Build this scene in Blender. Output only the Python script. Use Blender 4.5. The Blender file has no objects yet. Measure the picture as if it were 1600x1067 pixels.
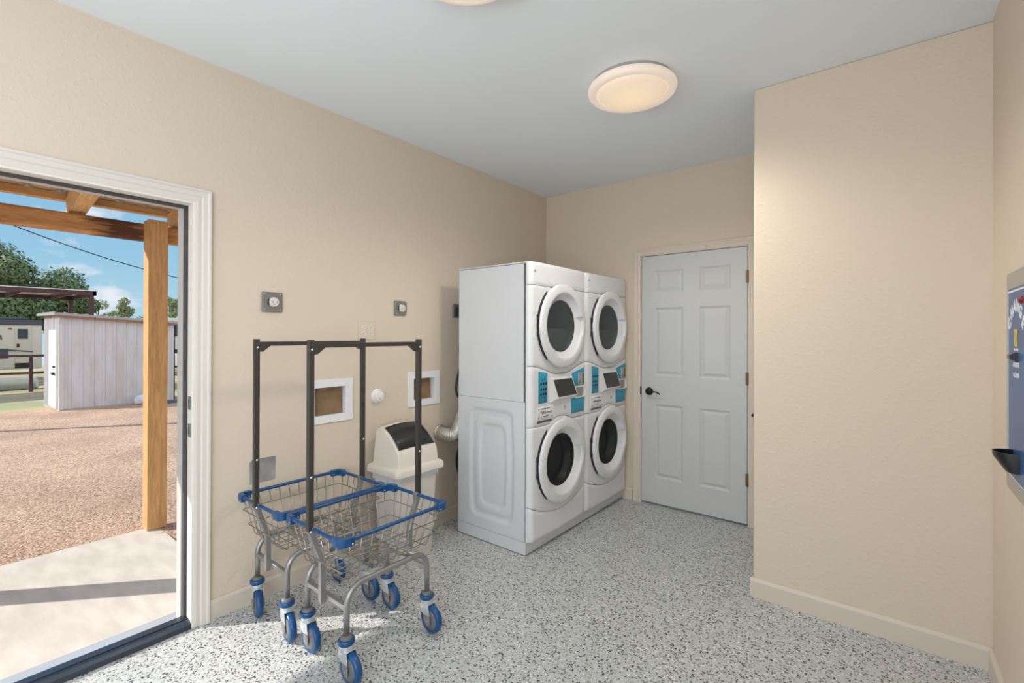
import bpy, bmesh, math, random
from math import sin, cos, pi, sqrt, radians
from mathutils import Vector, Matrix

sc = bpy.context.scene
col = sc.collection

# ------------------------------------------------------------------ camera
cam_d = bpy.data.cameras.new('camera')
cam = bpy.data.objects.new('camera', cam_d)
col.objects.link(cam)
CX, CZ, YAW, PITCH, ROLL, FPX, SHY = 2.5849, 1.3987, 0.6733, 0.0026, 0.0032, 736.69, -13.44
cam_d.sensor_fit = 'HORIZONTAL'
cam_d.sensor_width = 36.0
cam_d.lens = 36.0 * FPX / 1600.0
cam_d.shift_y = SHY / 1600.0
cam_d.clip_start = 0.02
cam_d.clip_end = 500
_f = Vector((-sin(YAW) * cos(PITCH), cos(YAW) * cos(PITCH), sin(PITCH)))
_r = Vector((cos(YAW), sin(YAW), 0))
_u = _r.cross(_f)
_r2 = _r * cos(ROLL) + _u * sin(ROLL)
_u2 = -_r * sin(ROLL) + _u * cos(ROLL)
cam.matrix_world = Matrix(((_r2.x, _u2.x, -_f.x, CX), (_r2.y, _u2.y, -_f.y, 0.0), (_r2.z, _u2.z, -_f.z, CZ), (0, 0, 0, 1)))
sc.camera = cam

# ------------------------------------------------------------------ world, sun, added fill light, exposure
sc.view_settings.view_transform = 'Standard'
sc.view_settings.look = 'None'
sc.view_settings.gamma = 1
sc.view_settings.exposure = 0.0
sc.view_settings.use_curve_mapping = False

w = bpy.data.worlds.new('sky')
sc.world = w
w.use_nodes = True
nt = w.node_tree
nt.nodes.clear()
def wn(t, **k):
    n = nt.nodes.new(t)
    for a, b in k.items():
        setattr(n, a, b)
    return n
tc = wn('ShaderNodeTexCoord')
sep = wn('ShaderNodeSeparateXYZ')
nt.links.new(tc.outputs['Generated'], sep.inputs[0])
ramp = wn('ShaderNodeValToRGB')
ramp.color_ramp.elements[0].position = 0.0
ramp.color_ramp.elements[0].color = (0.50, 0.70, 0.80, 1)
ramp.color_ramp.elements[1].position = 0.45
ramp.color_ramp.elements[1].color = (0.16, 0.38, 0.66, 1)
e = ramp.color_ramp.elements.new(0.13); e.color = (0.31, 0.58, 0.78, 1)
nt.links.new(sep.outputs[2], ramp.inputs[0])
mapn = wn('ShaderNodeMapping')
mapn.inputs['Scale'].default_value = (1.0, 1.0, 2.6)
mapn.inputs['Location'].default_value = (0.35, 0.12, 0.05)
nt.links.new(tc.outputs['Generated'], mapn.inputs[0])
cn = wn('ShaderNodeTexNoise')
cn.inputs['Scale'].default_value = 5.0
cn.inputs['Detail'].default_value = 7
cn.inputs['Roughness'].default_value = 0.55
nt.links.new(mapn.outputs[0], cn.inputs[0])
cr = wn('ShaderNodeValToRGB')
cr.color_ramp.elements[0].position = 0.57
cr.color_ramp.elements[0].color = (0, 0, 0, 1)
cr.color_ramp.elements[1].position = 0.66
cr.color_ramp.elements[1].color = (0.9, 0.9, 0.9, 1)
nt.links.new(cn.outputs[0], cr.inputs[0])
mx = wn('ShaderNodeMixRGB')
nt.links.new(cr.outputs[0], mx.inputs[0])
nt.links.new(ramp.outputs[0], mx.inputs[1])
mx.inputs[2].default_value = (0.85, 0.88, 0.92, 1)
bg = wn('ShaderNodeBackground')
bg.inputs[1].default_value = 1.0
# added bright bank in the unseen sky, lifts the shaded outdoor faces
dt = wn('ShaderNodeVectorMath', operation='DOT_PRODUCT')
dt.inputs[1].default_value = Vector((0.92, -0.25, 0.30)).normalized()
nt.links.new(tc.outputs['Generated'], dt.inputs[0])
mr = wn('ShaderNodeMapRange'); mr.interpolation_type = 'SMOOTHSTEP'
mr.inputs[1].default_value = -0.1; mr.inputs[2].default_value = 0.8
nt.links.new(dt.outputs['Value'], mr.inputs[0])
mx2 = wn('ShaderNodeMixRGB')
nt.links.new(mr.outputs[0], mx2.inputs[0])
nt.links.new(mx.outputs[0], mx2.inputs[1])
mx2.inputs[2].default_value = (1.15, 1.18, 1.25, 1)
nt.links.new(mx2.outputs[0], bg.inputs[0])
wo = wn('ShaderNodeOutputWorld')
nt.links.new(bg.outputs[0], wo.inputs[0])

SUN_EL = radians(29.2)
SD = Vector((0.67, 0.74, 0)).normalized() * cos(SUN_EL) + Vector((0, 0, -sin(SUN_EL)))
sd = bpy.data.lights.new('sun', 'SUN')
sd.energy = 5.9
sd.color = (1.0, 0.95, 0.88)
sd.angle = radians(0.55)
sun = bpy.data.objects.new('sun', sd)
sun.rotation_euler = SD.to_track_quat('-Z', 'Y').to_euler()
sun.location = (-6, -6, 8)
col.objects.link(sun)

def area(name, loc, direction, sx, sy, energy, color):
    l = bpy.data.lights.new(name, 'AREA')
    l.shape = 'RECTANGLE'
    l.size = sx; l.size_y = sy
    l.energy = energy
    l.color = color
    o = bpy.data.objects.new(name, l)
    o.location = loc
    o.rotation_euler = Vector(direction).to_track_quat('-Z', 'Y').to_euler()
    col.objects.link(o)
    return o
# added fill light at a made-up rear window behind the camera
area('rear_fill_light', (1.45, -3.62, 1.35), (0, 1, 0.35), 2.3, 1.9, 7, (0.90, 0.98, 1.10))
# added fill lights at two made-up side windows further back
area('right_fill_light', (3.10, -1.35, 1.45), (-1, 1.0, 0.80), 2.1, 1.5, 66, (0.90, 0.98, 1.10))
area('left_fill_light', (-0.20, -2.65, 1.30), (1, 0.05, 0.80), 1.4, 1.15, 140, (0.90, 0.98, 1.10))

# ------------------------------------------------------------------ materials
def mat(name, color, rough=0.5, metal=0.0, spec=0.5, emit=None, estr=0, coat=0):
    m = bpy.data.materials.new(name)
    m.use_nodes = True
    b = m.node_tree.nodes['Principled BSDF']
    b.inputs['Base Color'].default_value = (*color, 1)
    b.inputs['Roughness'].default_value = rough
    b.inputs['Metallic'].default_value = metal
    b.inputs['Specular IOR Level'].default_value = spec
    if coat:
        b.inputs['Coat Weight'].default_value = coat
        b.inputs['Coat Roughness'].default_value = 0.08
    if emit:
        b.inputs['Emission Color'].default_value = (*emit, 1)
        b.inputs['Emission Strength'].default_value = estr
    return m

def nodes(m):
    return m.node_tree.nodes, m.node_tree.links, m.node_tree.nodes['Principled BSDF']

def add_bump(m, scale, strength, dist=0.002, detail=3, kind='noise', ramp=None):
    N, L, b = nodes(m)
    tc = N.new('ShaderNodeTexCoord')
    t = N.new('ShaderNodeTexNoise' if kind == 'noise' else 'ShaderNodeTexVoronoi')
    t.inputs['Scale'].default_value = scale
    if kind == 'noise':
        t.inputs['Detail'].default_value = detail
    L.new(tc.outputs['Object'], t.inputs['Vector'])
    src = t.outputs[0]
    if ramp:
        r = N.new('ShaderNodeValToRGB')
        r.color_ramp.elements[0].position = ramp[0]
        r.color_ramp.elements[1].position = ramp[1]
        L.new(src, r.inputs[0]); src = r.outputs[0]
    bp = N.new('ShaderNodeBump')
    bp.inputs['Strength'].default_value = strength
    bp.inputs['Distance'].default_value = dist
    L.new(src, bp.inputs['Height'])
    L.new(bp.outputs[0], b.inputs['Normal'])
    return m

def add_mottle(m, c1, c2, scale, detail=4, lo=0.35, hi=0.65, stretch=(1, 1, 1)):
    N, L, b = nodes(m)
    tc = N.new('ShaderNodeTexCoord')
    mp = N.new('ShaderNodeMapping'); mp.inputs['Scale'].default_value = stretch
    L.new(tc.outputs['Object'], mp.inputs[0])
    t = N.new('ShaderNodeTexNoise')
    t.inputs['Scale'].default_value = scale
    t.inputs['Detail'].default_value = detail
    L.new(mp.outputs[0], t.inputs['Vector'])
    r = N.new('ShaderNodeValToRGB')
    r.color_ramp.elements[0].position = lo; r.color_ramp.elements[0].color = (*c1, 1)
    r.color_ramp.elements[1].position = hi; r.color_ramp.elements[1].color = (*c2, 1)
    L.new(t.outputs[0], r.inputs[0])
    L.new(r.outputs[0], b.inputs['Base Color'])
    return r

M = {}
M['wall'] = add_bump(mat('painted_wall', (0.68, 0.585, 0.47), 0.75, spec=0.25), 48, 0.30, 0.0025, 3, ramp=(0.52, 0.72))
M['trim'] = mat('painted_trim', (0.66, 0.585, 0.49), 0.5, spec=0.35)
M['door_trim'] = mat('entrance_trim', (0.70, 0.655, 0.595), 0.45, spec=0.35)
M['door_jamb'] = mat('entrance_jamb', (0.80, 0.765, 0.70), 0.45)
M['ceiling'] = add_bump(mat('ceiling_paint', (0.83, 0.88, 0.92), 0.85, spec=0.2), 60, 0.15, 0.002)
M['door_white'] = mat('door_paint', (0.56, 0.57, 0.57), 0.4, spec=0.35)
M['app_white'] = mat('appliance_enamel', (0.66, 0.68, 0.70), 0.22, spec=0.5, coat=0.3)
M['app_front'] = mat('appliance_front_plastic', (0.73, 0.745, 0.76), 0.3, spec=0.5)
M['app_gap'] = mat('appliance_seam', (0.05, 0.05, 0.055), 0.8)
M['plastic_white'] = mat('white_plastic', (0.80, 0.80, 0.80), 0.35)
M['pvc'] = mat('white_pvc', (0.82, 0.80, 0.78), 0.3)
M['cyan'] = mat('blue_panel_film', (0.012, 0.30, 0.46), 0.35)
M['black'] = mat('black_plastic', (0.012, 0.012, 0.014), 0.3)
M['screen'] = mat('dark_display', (0.022, 0.022, 0.020), 0.25)
M['rubber'] = mat('black_rubber', (0.012, 0.012, 0.012), 0.45)
M['steel'] = mat('brushed_steel', (0.55, 0.54, 0.52), 0.35, metal=0.9)
M['chrome'] = mat('chrome', (0.75, 0.75, 0.75), 0.12, metal=1.0)
M['zinc'] = mat('zinc_plate', (0.66, 0.70, 0.72), 0.38, metal=0.75)
M['wire'] = mat('basket_wire', (0.33, 0.31, 0.29), 0.32, metal=0.9)
M['vein'] = mat('hammered_grey', (0.34, 0.335, 0.33), 0.38, metal=0.75)
add_bump(M['vein'], 260, 0.5, 0.001)
M['post'] = mat('dark_hammered', (0.052, 0.047, 0.040), 0.45, metal=0.3)
add_bump(M['post'], 260, 0.5, 0.001)
M['blue'] = mat('blue_plastic', (0.005, 0.066, 0.20), 0.3)
M['guard'] = mat('grey_guard', (0.20, 0.20, 0.205), 0.4)
M['hub'] = mat('grey_hub', (0.14, 0.14, 0.145), 0.45)
M['bin'] = mat('beige_bin', (0.74, 0.69, 0.61), 0.5)
M['bin_body'] = mat('beige_bin_body', (0.72, 0.68, 0.62), 0.5)
M['flap'] = mat('dark_flap', (0.018, 0.017, 0.016), 0.35)
M['bag'] = mat('bag_film', (0.62, 0.66, 0.70), 0.3)
M['cardboard'] = mat('cardboard', (0.22, 0.14, 0.075), 0.85)
add_mottle(M['cardboard'], (0.20, 0.125, 0.065), (0.29, 0.185, 0.10), 9)
M['cover_grey'] = mat('grey_cover', (0.21, 0.21, 0.19), 0.45, metal=0.3)
M['putty'] = mat('grey_patch', (0.30, 0.29, 0.285), 0.5)
add_mottle(M['putty'], (0.24, 0.235, 0.23), (0.40, 0.39, 0.385), 12)
M['clear'] = mat('clear_cover', (0.70, 0.66, 0.62), 0.15)
M['foil'] = mat('foil_duct', (0.62, 0.60, 0.56), 0.38, metal=0.7)
add_bump(M['foil'], 90, 0.9, 0.004)
M['hinge'] = mat('aged_brass', (0.20, 0.14, 0.08), 0.4, metal=0.8)
M['orb'] = mat('oil_rubbed_black', (0.012, 0.011, 0.010), 0.3, metal=0.4)
M['thr'] = mat('threshold_metal', (0.06, 0.075, 0.10), 0.35, metal=0.7)
M['thr_out'] = mat('threshold_sill', (0.55, 0.58, 0.62), 0.4, metal=0.4)
M['weather'] = mat('weatherstrip', (0.055, 0.052, 0.05), 0.6)
M['jamb_out'] = mat('outer_jamb', (0.50, 0.48, 0.46), 0.5)
M['cm_steel'] = mat('changer_steel', (0.44, 0.41, 0.36), 0.38, metal=0.35)
M['cm_blue'] = mat('changer_blue', (0.030, 0.105, 0.27), 0.35)
M['white_ink'] = mat('white_ink', (0.80, 0.82, 0.85), 0.5)
M['grey_ink'] = mat('grey_ink', (0.12, 0.12, 0.13), 0.5)
M['yellow'] = mat('yellow_sticker', (0.62, 0.50, 0.12), 0.5)
M['led'] = mat('red_lamp', (0.25, 0.01, 0.01), 0.3)
M['lamp_glass'] = mat('lamp_glass', (0.72, 0.66, 0.58), 0.3)
M['lamp_rim'] = mat('lamp_rim_glass', (0.74, 0.66, 0.60), 0.3)
M['fence'] = mat('maroon_pipe', (0.075, 0.03, 0.035), 0.6)
M['leaf_a'] = mat('leaf_mid', (0.13, 0.19, 0.085), 0.7)
M['leaf_b'] = mat('leaf_pale', (0.24, 0.30, 0.13), 0.7)
M['bark'] = mat('bark', (0.14, 0.11, 0.08), 0.9)
M['rv'] = mat('rv_skin', (0.62, 0.58, 0.50), 0.4)
M['rv_white'] = mat('rv_white_skin', (0.70, 0.70, 0.68), 0.4)
M['rv_dark'] = mat('rv_dark_grey', (0.07, 0.08, 0.10), 0.5)
M['tyre'] = mat('tyre', (0.02, 0.02, 0.02), 0.8)
M['car_white'] = mat('truck_paint', (0.75, 0.76, 0.78), 0.25)
M['glass_dark'] = mat('dark_window', (0.02, 0.04, 0.045), 0.08)
M['concrete_old'] = mat('old_concrete', (0.42, 0.39, 0.34), 0.9)
M['sack'] = mat('white_sack', (0.68, 0.70, 0.74), 0.6)
add_mottle(M['sack'], (0.45, 0.52, 0.66), (0.78, 0.78, 0.78), 9)
M['plank_dark'] = mat('dark_plank', (0.10, 0.11, 0.13), 0.8)

# emissive frosted shade, warmer and brighter where the bulb sits
def lamp_material(name, centre_col, edge_col, s):
    m = bpy.data.materials.new(name); m.use_nodes = True
    N, L, b = nodes(m)
    b.inputs['Base Color'].default_value = (0.5, 0.47, 0.42, 1)
    b.inputs['Roughness'].default_value = 0.3
    tc = N.new('ShaderNodeTexCoord')
    ln = N.new('ShaderNodeVectorMath'); ln.operation = 'LENGTH'
    mp = N.new('ShaderNodeMapping'); mp.inputs['Scale'].default_value = (1, 1, 0)
    L.new(tc.outputs['Object'], mp.inputs[0]); L.new(mp.outputs[0], ln.inputs[0])
    r = N.new('ShaderNodeValToRGB')
    r.color_ramp.elements[0].position = 0.0; r.color_ramp.elements[0].color = (*centre_col, 1)
    r.color_ramp.elements[1].position = 0.2; r.color_ramp.elements[1].color = (*edge_col, 1)
    L.new(ln.outputs['Value'], r.inputs[0])
    L.new(r.outputs[0], b.inputs['Emission Color'])
    b.inputs['Emission Strength'].default_value = s
    return m
M['shade'] = lamp_material('lit_shade', (0.82, 0.60, 0.36), (0.60, 0.45, 0.32), 0.85)
M['shade_rim'] = mat('lit_shade_rim', (0.6, 0.55, 0.5), 0.3, emit=(1.0, 0.78, 0.62), estr=0.40)

# floor: white epoxy with scattered black and grey flakes
def floor_material():
    m = mat('flake_epoxy', (0.6, 0.6, 0.6), 0.34, spec=0.45)
    N, L, b = nodes(m)
    tc = N.new('ShaderNodeTexCoord')
    wob = N.new('ShaderNodeTexNoise'); wob.inputs['Scale'].default_value = 130; wob.inputs['Detail'].default_value = 1
    L.new(tc.outputs['Object'], wob.inputs['Vector'])
    add = N.new('ShaderNodeVectorMath'); add.operation = 'MULTIPLY_ADD'
    add.inputs[1].default_value = (0.010, 0.010, 0.0)
    L.new(wob.outputs['Color'], add.inputs[0]); L.new(tc.outputs['Object'], add.inputs[2])
    def layer(scale, frac, size, off):
        mp = N.new('ShaderNodeMapping'); mp.inputs['Location'].default_value = (off, off * 2, 0)
        mp.inputs['Scale'].default_value = (1, 1, 0)
        L.new(add.outputs[0], mp.inputs[0])
        v = N.new('ShaderNodeTexVoronoi'); v.inputs['Scale'].default_value = scale
        v.voronoi_dimensions = '2D'
        L.new(mp.outputs[0], v.inputs['Vector'])
        s = N.new('ShaderNodeSeparateColor'); L.new(v.outputs['Color'], s.inputs[0])
        lt = N.new('ShaderNodeMath'); lt.operation = 'LESS_THAN'; lt.inputs[1].default_value = frac
        L.new(s.outputs[0], lt.inputs[0])
        d = N.new('ShaderNodeMath'); d.operation = 'LESS_THAN'; d.inputs[1].default_value = size
        L.new(v.outputs['Distance'], d.inputs[0])
        mu = N.new('ShaderNodeMath'); mu.operation = 'MULTIPLY'
        L.new(lt.outputs[0], mu.inputs[0]); L.new(d.outputs[0], mu.inputs[1])
        return mu.outputs[0]
    base = N.new('ShaderNodeRGB'); base.outputs[0].default_value = (0.53, 0.545, 0.54, 1)
    cur = base.outputs[0]
    for scale, frac, size, off, c in ((150, 0.13, 0.50, 0.7, (0.34, 0.35, 0.35, 1)), (120, 0.12, 0.45, 3.1, (0.80, 0.80, 0.79, 1)),
                                      (200, 0.13, 0.46, 5.3, (0.05, 0.05, 0.05, 1)), (118, 0.14, 0.47, 9.7, (0.016, 0.017, 0.02, 1))):
        mxn = N.new('ShaderNodeMixRGB'); mxn.inputs[2].default_value = c
        L.new(layer(scale, frac, size, off), mxn.inputs[0]); L.new(cur, mxn.inputs[1])
        cur = mxn.outputs[0]
    L.new(cur, b.inputs['Base Color'])
    return m
M['floor'] = floor_material()

def wood_material(name, c1, c2, c3, stretch, knots=True):
    m = mat(name, c1, 0.7, spec=0.25)
    N, L, b = nodes(m)
    tc = N.new('ShaderNodeTexCoord')
    mp = N.new('ShaderNodeMapping'); mp.inputs['Scale'].default_value = stretch
    L.new(tc.outputs['Object'], mp.inputs[0])
    t = N.new('ShaderNodeTexNoise'); t.inputs['Scale'].default_value = 9; t.inputs['Detail'].default_value = 6
    t.inputs['Distortion'].default_value = 0.6
    L.new(mp.outputs[0], t.inputs['Vector'])
    r = N.new('ShaderNodeValToRGB')
    r.color_ramp.elements[0].position = 0.3; r.color_ramp.elements[0].color = (*c1, 1)
    r.color_ramp.elements[1].position = 0.7; r.color_ramp.elements[1].color = (*c2, 1)
    L.new(t.outputs[0], r.inputs[0])
    out = r.outputs[0]
    if knots:
        k = N.new('ShaderNodeTexNoise'); k.inputs['Scale'].default_value = 5.5; k.inputs['Detail'].default_value = 2
        mp2 = N.new('ShaderNodeMapping'); mp2.inputs['Scale'].default_value = tuple(0.5 + 0.5 * s for s in stretch)
        L.new(tc.outputs['Object'], mp2.inputs[0]); L.new(mp2.outputs[0], k.inputs['Vector'])
        r2 = N.new('ShaderNodeValToRGB')
        r2.color_ramp.elements[0].position = 0.63; r2.color_ramp.elements[0].color = (0, 0, 0, 1)
        r2.color_ramp.elements[1].position = 0.72; r2.color_ramp.elements[1].color = (1, 1, 1, 1)
        L.new(k.outputs[0], r2.inputs[0])
        mxn = N.new('ShaderNodeMixRGB'); mxn.inputs[2].default_value = (*c3, 1)
        L.new(r2.outputs[0], mxn.inputs[0]); L.new(out, mxn.inputs[1])
        out = mxn.outputs[0]
    L.new(out, b.inputs['Base Color'])
    return m
M['wood_beam'] = wood_material('timber_beam', (0.42, 0.20, 0.08), (0.66, 0.37, 0.17), (0.10, 0.045, 0.03), (7, 0.8, 7))
M['wood_post'] = wood_material('timber_post', (0.46, 0.25, 0.10), (0.66, 0.40, 0.19), (0.26, 0.12, 0.05), (8, 8, 0.7), False)
M['wood_raft'] = wood_material('timber_rafter', (0.60, 0.36, 0.17), (0.80, 0.54, 0.28), (0.40, 0.2, 0.08), (0.8, 7, 7))
M['wood_purlin'] = wood_material('timber_purlin', (0.58, 0.36, 0.16), (0.74, 0.49, 0.24), (0.35, 0.18, 0.08), (7, 0.8, 7))

def add_stain(m, y0, y1, c):
    N, L, b = nodes(m)
    src = b.inputs['Base Color'].links[0].from_socket
    tc = N.new('ShaderNodeTexCoord')
    mp = N.new('ShaderNodeMapping'); mp.inputs['Scale'].default_value = (9, 1.6, 14)
    L.new(tc.outputs['Object'], mp.inputs[0])
    n = N.new('ShaderNodeTexNoise'); n.inputs['Scale'].default_value = 2.2; n.inputs['Detail'].default_value = 5
    L.new(mp.outputs[0], n.inputs['Vector'])
    sp = N.new('ShaderNodeSeparateXYZ'); L.new(tc.outputs['Object'], sp.inputs[0])
    a = N.new('ShaderNodeMath'); a.operation = 'SUBTRACT'; a.inputs[1].default_value = (y0 + y1) / 2; L.new(sp.outputs[1], a.inputs[0])
    ab = N.new('ShaderNodeMath'); ab.operation = 'ABSOLUTE'; L.new(a.outputs[0], ab.inputs[0])
    ad = N.new('ShaderNodeMath'); ad.operation = 'MULTIPLY_ADD'; ad.inputs[1].default_value = -0.5; L.new(n.outputs[0], ad.inputs[0]); L.new(ab.outputs[0], ad.inputs[2])
    mr = N.new('ShaderNodeMapRange'); mr.inputs[1].default_value = (y1 - y0) / 2 - 0.20; mr.inputs[2].default_value = (y1 - y0) / 2 - 0.30
    L.new(ad.outputs[0], mr.inputs[0])
    mxn = N.new('ShaderNodeMixRGB'); mxn.inputs[2].default_value = (*c, 1)
    L.new(mr.outputs[0], mxn.inputs[0]); L.new(src, mxn.inputs[1]); L.new(mxn.outputs[0], b.inputs['Base Color'])
add_stain(M['wood_beam'], 0.76, 1.06, (0.12, 0.055, 0.035))
M['sheet'] = mat('roof_sheet', (0.62, 0.55, 0.50), 0.5, metal=0.2)
M['concrete'] = mat('concrete_pad', (0.62, 0.57, 0.51), 0.85, spec=0.2)
add_mottle(M['concrete'], (0.57, 0.52, 0.46), (0.67, 0.62, 0.56), 4, 6, stretch=(1, 3, 1))

def gravel_material():
    m = mat('gravel', (0.4, 0.3, 0.24), 0.95, spec=0.1)
    N, L, b = nodes(m)
    tc = N.new('ShaderNodeTexCoord')
    v = N.new('ShaderNodeTexVoronoi'); v.inputs['Scale'].default_value = 85
    L.new(tc.outputs['Object'], v.inputs['Vector'])
    s = N.new('ShaderNodeSeparateColor'); L.new(v.outputs['Color'], s.inputs[0])
    r = N.new('ShaderNodeValToRGB')
    r.color_ramp.elements[0].position = 0.0; r.color_ramp.elements[0].color = (0.24, 0.15, 0.105, 1)
    r.color_ramp.elements[1].position = 1.0; r.color_ramp.elements[1].color = (0.70, 0.52, 0.40, 1)
    e = r.color_ramp.elements.new(0.5); e.color = (0.50, 0.345, 0.25, 1)
    L.new(s.outputs[0], r.inputs[0])
    n2 = N.new('ShaderNodeTexNoise'); n2.inputs['Scale'].default_value = 0.8; n2.inputs['Detail'].default_value = 5
    L.new(tc.outputs['Object'], n2.inputs['Vector'])
    mu = N.new('ShaderNodeMixRGB'); mu.blend_type = 'MULTIPLY'; mu.inputs[0].default_value = 1
    r2 = N.new('ShaderNodeValToRGB')
    r2.color_ramp.elements[0].position = 0.3; r2.color_ramp.elements[0].color = (0.82, 0.80, 0.78, 1)
    r2.color_ramp.elements[1].position = 0.7; r2.color_ramp.elements[1].color = (1.1, 1.1, 1.1, 1)
    L.new(n2.outputs[0], r2.inputs[0]); L.new(r.outputs[0], mu.inputs[1]); L.new(r2.outputs[0], mu.inputs[2])
    L.new(mu.outputs[0], b.inputs['Base Color'])
    bp = N.new('ShaderNodeBump'); bp.inputs['Strength'].default_value = 0.7; bp.inputs['Distance'].default_value = 0.006
    bp.invert = True
    L.new(v.outputs['Distance'], bp.inputs['Height']); L.new(bp.outputs[0], b.inputs['Normal'])
    return m
M['gravel'] = gravel_material()
M['grass'] = mat('dry_grass', (0.4, 0.36, 0.22), 0.95, spec=0.1)
add_mottle(M['grass'], (0.50, 0.40, 0.27), (0.34, 0.35, 0.20), 0.55, 8, 0.42, 0.60)

def shed_material():
    m = mat('shed_sheet', (0.8, 0.8, 0.83), 0.5, metal=0.1)
    N, L, b = nodes(m)
    tc = N.new('ShaderNodeTexCoord')
    mp = N.new('ShaderNodeMapping'); mp.inputs['Scale'].default_value = (2.5, 2.5, 0.5)
    L.new(tc.outputs['Object'], mp.inputs[0])
    t = N.new('ShaderNodeTexNoise'); t.inputs['Scale'].default_value = 3; t.inputs['Detail'].default_value = 6
    L.new(mp.outputs[0], t.inputs['Vector'])
    r = N.new('ShaderNodeValToRGB')
    r.color_ramp.elements[0].position = 0.36; r.color_ramp.elements[0].color = (0.60, 0.61, 0.66, 1)
    r.color_ramp.elements[1].position = 0.72; r.color_ramp.elements[1].color = (0.52, 0.50, 0.48, 1)
    L.new(t.outputs[0], r.inputs[0])
    # rust just under the roof edge
    sp = N.new('ShaderNodeSeparateXYZ'); L.new(tc.outputs['Object'], sp.inputs[0])
    n2 = N.new('ShaderNodeTexNoise'); n2.inputs['Scale'].default_value = 7; n2.inputs['Detail'].default_value = 4
    L.new(tc.outputs['Object'], n2.inputs['Vector'])
    ad = N.new('ShaderNodeMath'); ad.operation = 'MULTIPLY_ADD'; ad.inputs[1].default_value = 0.28
    L.new(n2.outputs[0], ad.inputs[0]); L.new(sp.outputs[2], ad.inputs[2])
    g = N.new('ShaderNodeValToRGB')
    g.color_ramp.elements[0].position = 0.0; g.color_ramp.elements[1].position = 1.0
    mr = N.new('ShaderNodeMapRange'); mr.inputs[1].default_value = 2.30; mr.inputs[2].default_value = 2.38
    L.new(ad.outputs[0], mr.inputs[0])
    mxn = N.new('ShaderNodeMixRGB'); mxn.inputs[2].default_value = (0.40, 0.16, 0.06, 1)
    L.new(mr.outputs[0], mxn.inputs[0]); L.new(r.outputs[0], mxn.inputs[1])
    L.new(mxn.outputs[0], b.inputs['Base Color'])
    return m
M['shed'] = shed_material()
M['shed_door'] = mat('shed_door_white', (0.82, 0.82, 0.82), 0.5)
M['shed_roof'] = mat('shed_roof', (0.34, 0.36, 0.39), 0.5, metal=0.4)
M['rust'] = mat('rusty_edge', (0.30, 0.14, 0.07), 0.8)

# ------------------------------------------------------------------ helpers
ORG = {}
def org(o):
    return ORG.get(o.name, Vector((0, 0, 0))) if o else Vector((0, 0, 0))

def tagit(o, label=None, cat=None, group=None, kind=None):
    if label: o['label'] = label
    if cat: o['category'] = cat
    if group: o['group'] = group
    if kind: o['kind'] = kind
    return o

def thing(name, label, cat, loc=(0, 0, 0), group=None):
    o = bpy.data.objects.new(name, None)
    o.empty_display_size = 0.1
    col.objects.link(o)
    o.location = loc
    ORG[o.name] = Vector(loc)
    return tagit(o, label, cat, group)

def obj(name, bm, m, parent=None, smooth=False, bevel=0, seg=2, origin=None, angle=40):
    """links bm (built in world coordinates) as one mesh object"""
    me = bpy.data.meshes.new(name)
    o = bpy.data.objects.new(name, me)
    col.objects.link(o)
    base = org(parent)
    og = Vector(origin) if origin is not None else base
    bmesh.ops.translate(bm, verts=bm.verts, vec=-og)
    bmesh.ops.recalc_face_normals(bm, faces=bm.faces)
    bm.to_mesh(me); bm.free()
    if smooth:
        for p in me.polygons: p.use_smooth = True
    me.materials.append(m)
    if parent:
        o.parent = parent
    o.location = og - base
    ORG[o.name] = og
    if bevel:
        md = o.modifiers.new('bevel', 'BEVEL'); md.width = bevel; md.segments = seg
        md.limit_method = 'ANGLE'; md.angle_limit = radians(angle)
        for p in me.polygons: p.use_smooth = True
    if smooth == 'auto' or bevel:
        try:
            me.set_sharp_from_angle(angle=radians(50))
        except Exception:
            pass
    return o

def B():
    return bmesh.new()

def box(bm, x0, x1, y0, y1, z0, z1):
    vs = [bm.verts.new(p) for p in ((x0, y0, z0), (x1, y0, z0), (x1, y1, z0), (x0, y1, z0), (x0, y0, z1), (x1, y0, z1), (x1, y1, z1), (x0, y1, z1))]
    for f in ((0, 3, 2, 1), (4, 5, 6, 7), (0, 1, 5, 4), (1, 2, 6, 5), (2, 3, 7, 6), (3, 0, 4, 7)):
        bm.faces.new([vs[i] for i in f])
    return bm

def prism(bm, pts, axis, a, b):
    """pts 2D polygon in the two other axes, extruded along axis from a to b"""
    def P(p, t):
        if axis == 'x': return (t, p[0], p[1])
        if axis == 'y': return (p[0], t, p[1])
        return (p[0], p[1], t)
    A = [bm.verts.new(P(p, a)) for p in pts]
    C = [bm.verts.new(P(p, b)) for p in pts]
    n = len(pts)
    bm.faces.new(A); bm.faces.new(C[::-1])
    for i in range(n):
        bm.faces.new([A[i], A[(i + 1) % n], C[(i + 1) % n], C[i]])
    return bm

def bar(bm, a, b, w, h=None):
    """square bar from a to b"""
    h = h or w
    a = Vector(a); b = Vector(b)
    d = (b - a).normalized()
    up = Vector((0, 0, 1)) if abs(d.z) < 0.99 else Vector((1, 0, 0))
    s = d.cross(up).normalized(); u = s.cross(d).normalized()
    A = [bm.verts.new(a + s * w / 2 * i + u * h / 2 * j) for i, j in ((-1, -1), (1, -1), (1, 1), (-1, 1))]
    C = [bm.verts.new(b + s * w / 2 * i + u * h / 2 * j) for i, j in ((-1, -1), (1, -1), (1, 1), (-1, 1))]
    bm.faces.new(A[::-1]); bm.faces.new(C)
    for i in range(4):
        bm.faces.new([A[i], A[(i + 1) % 4], C[(i + 1) % 4], C[i]])
    return bm

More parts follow.
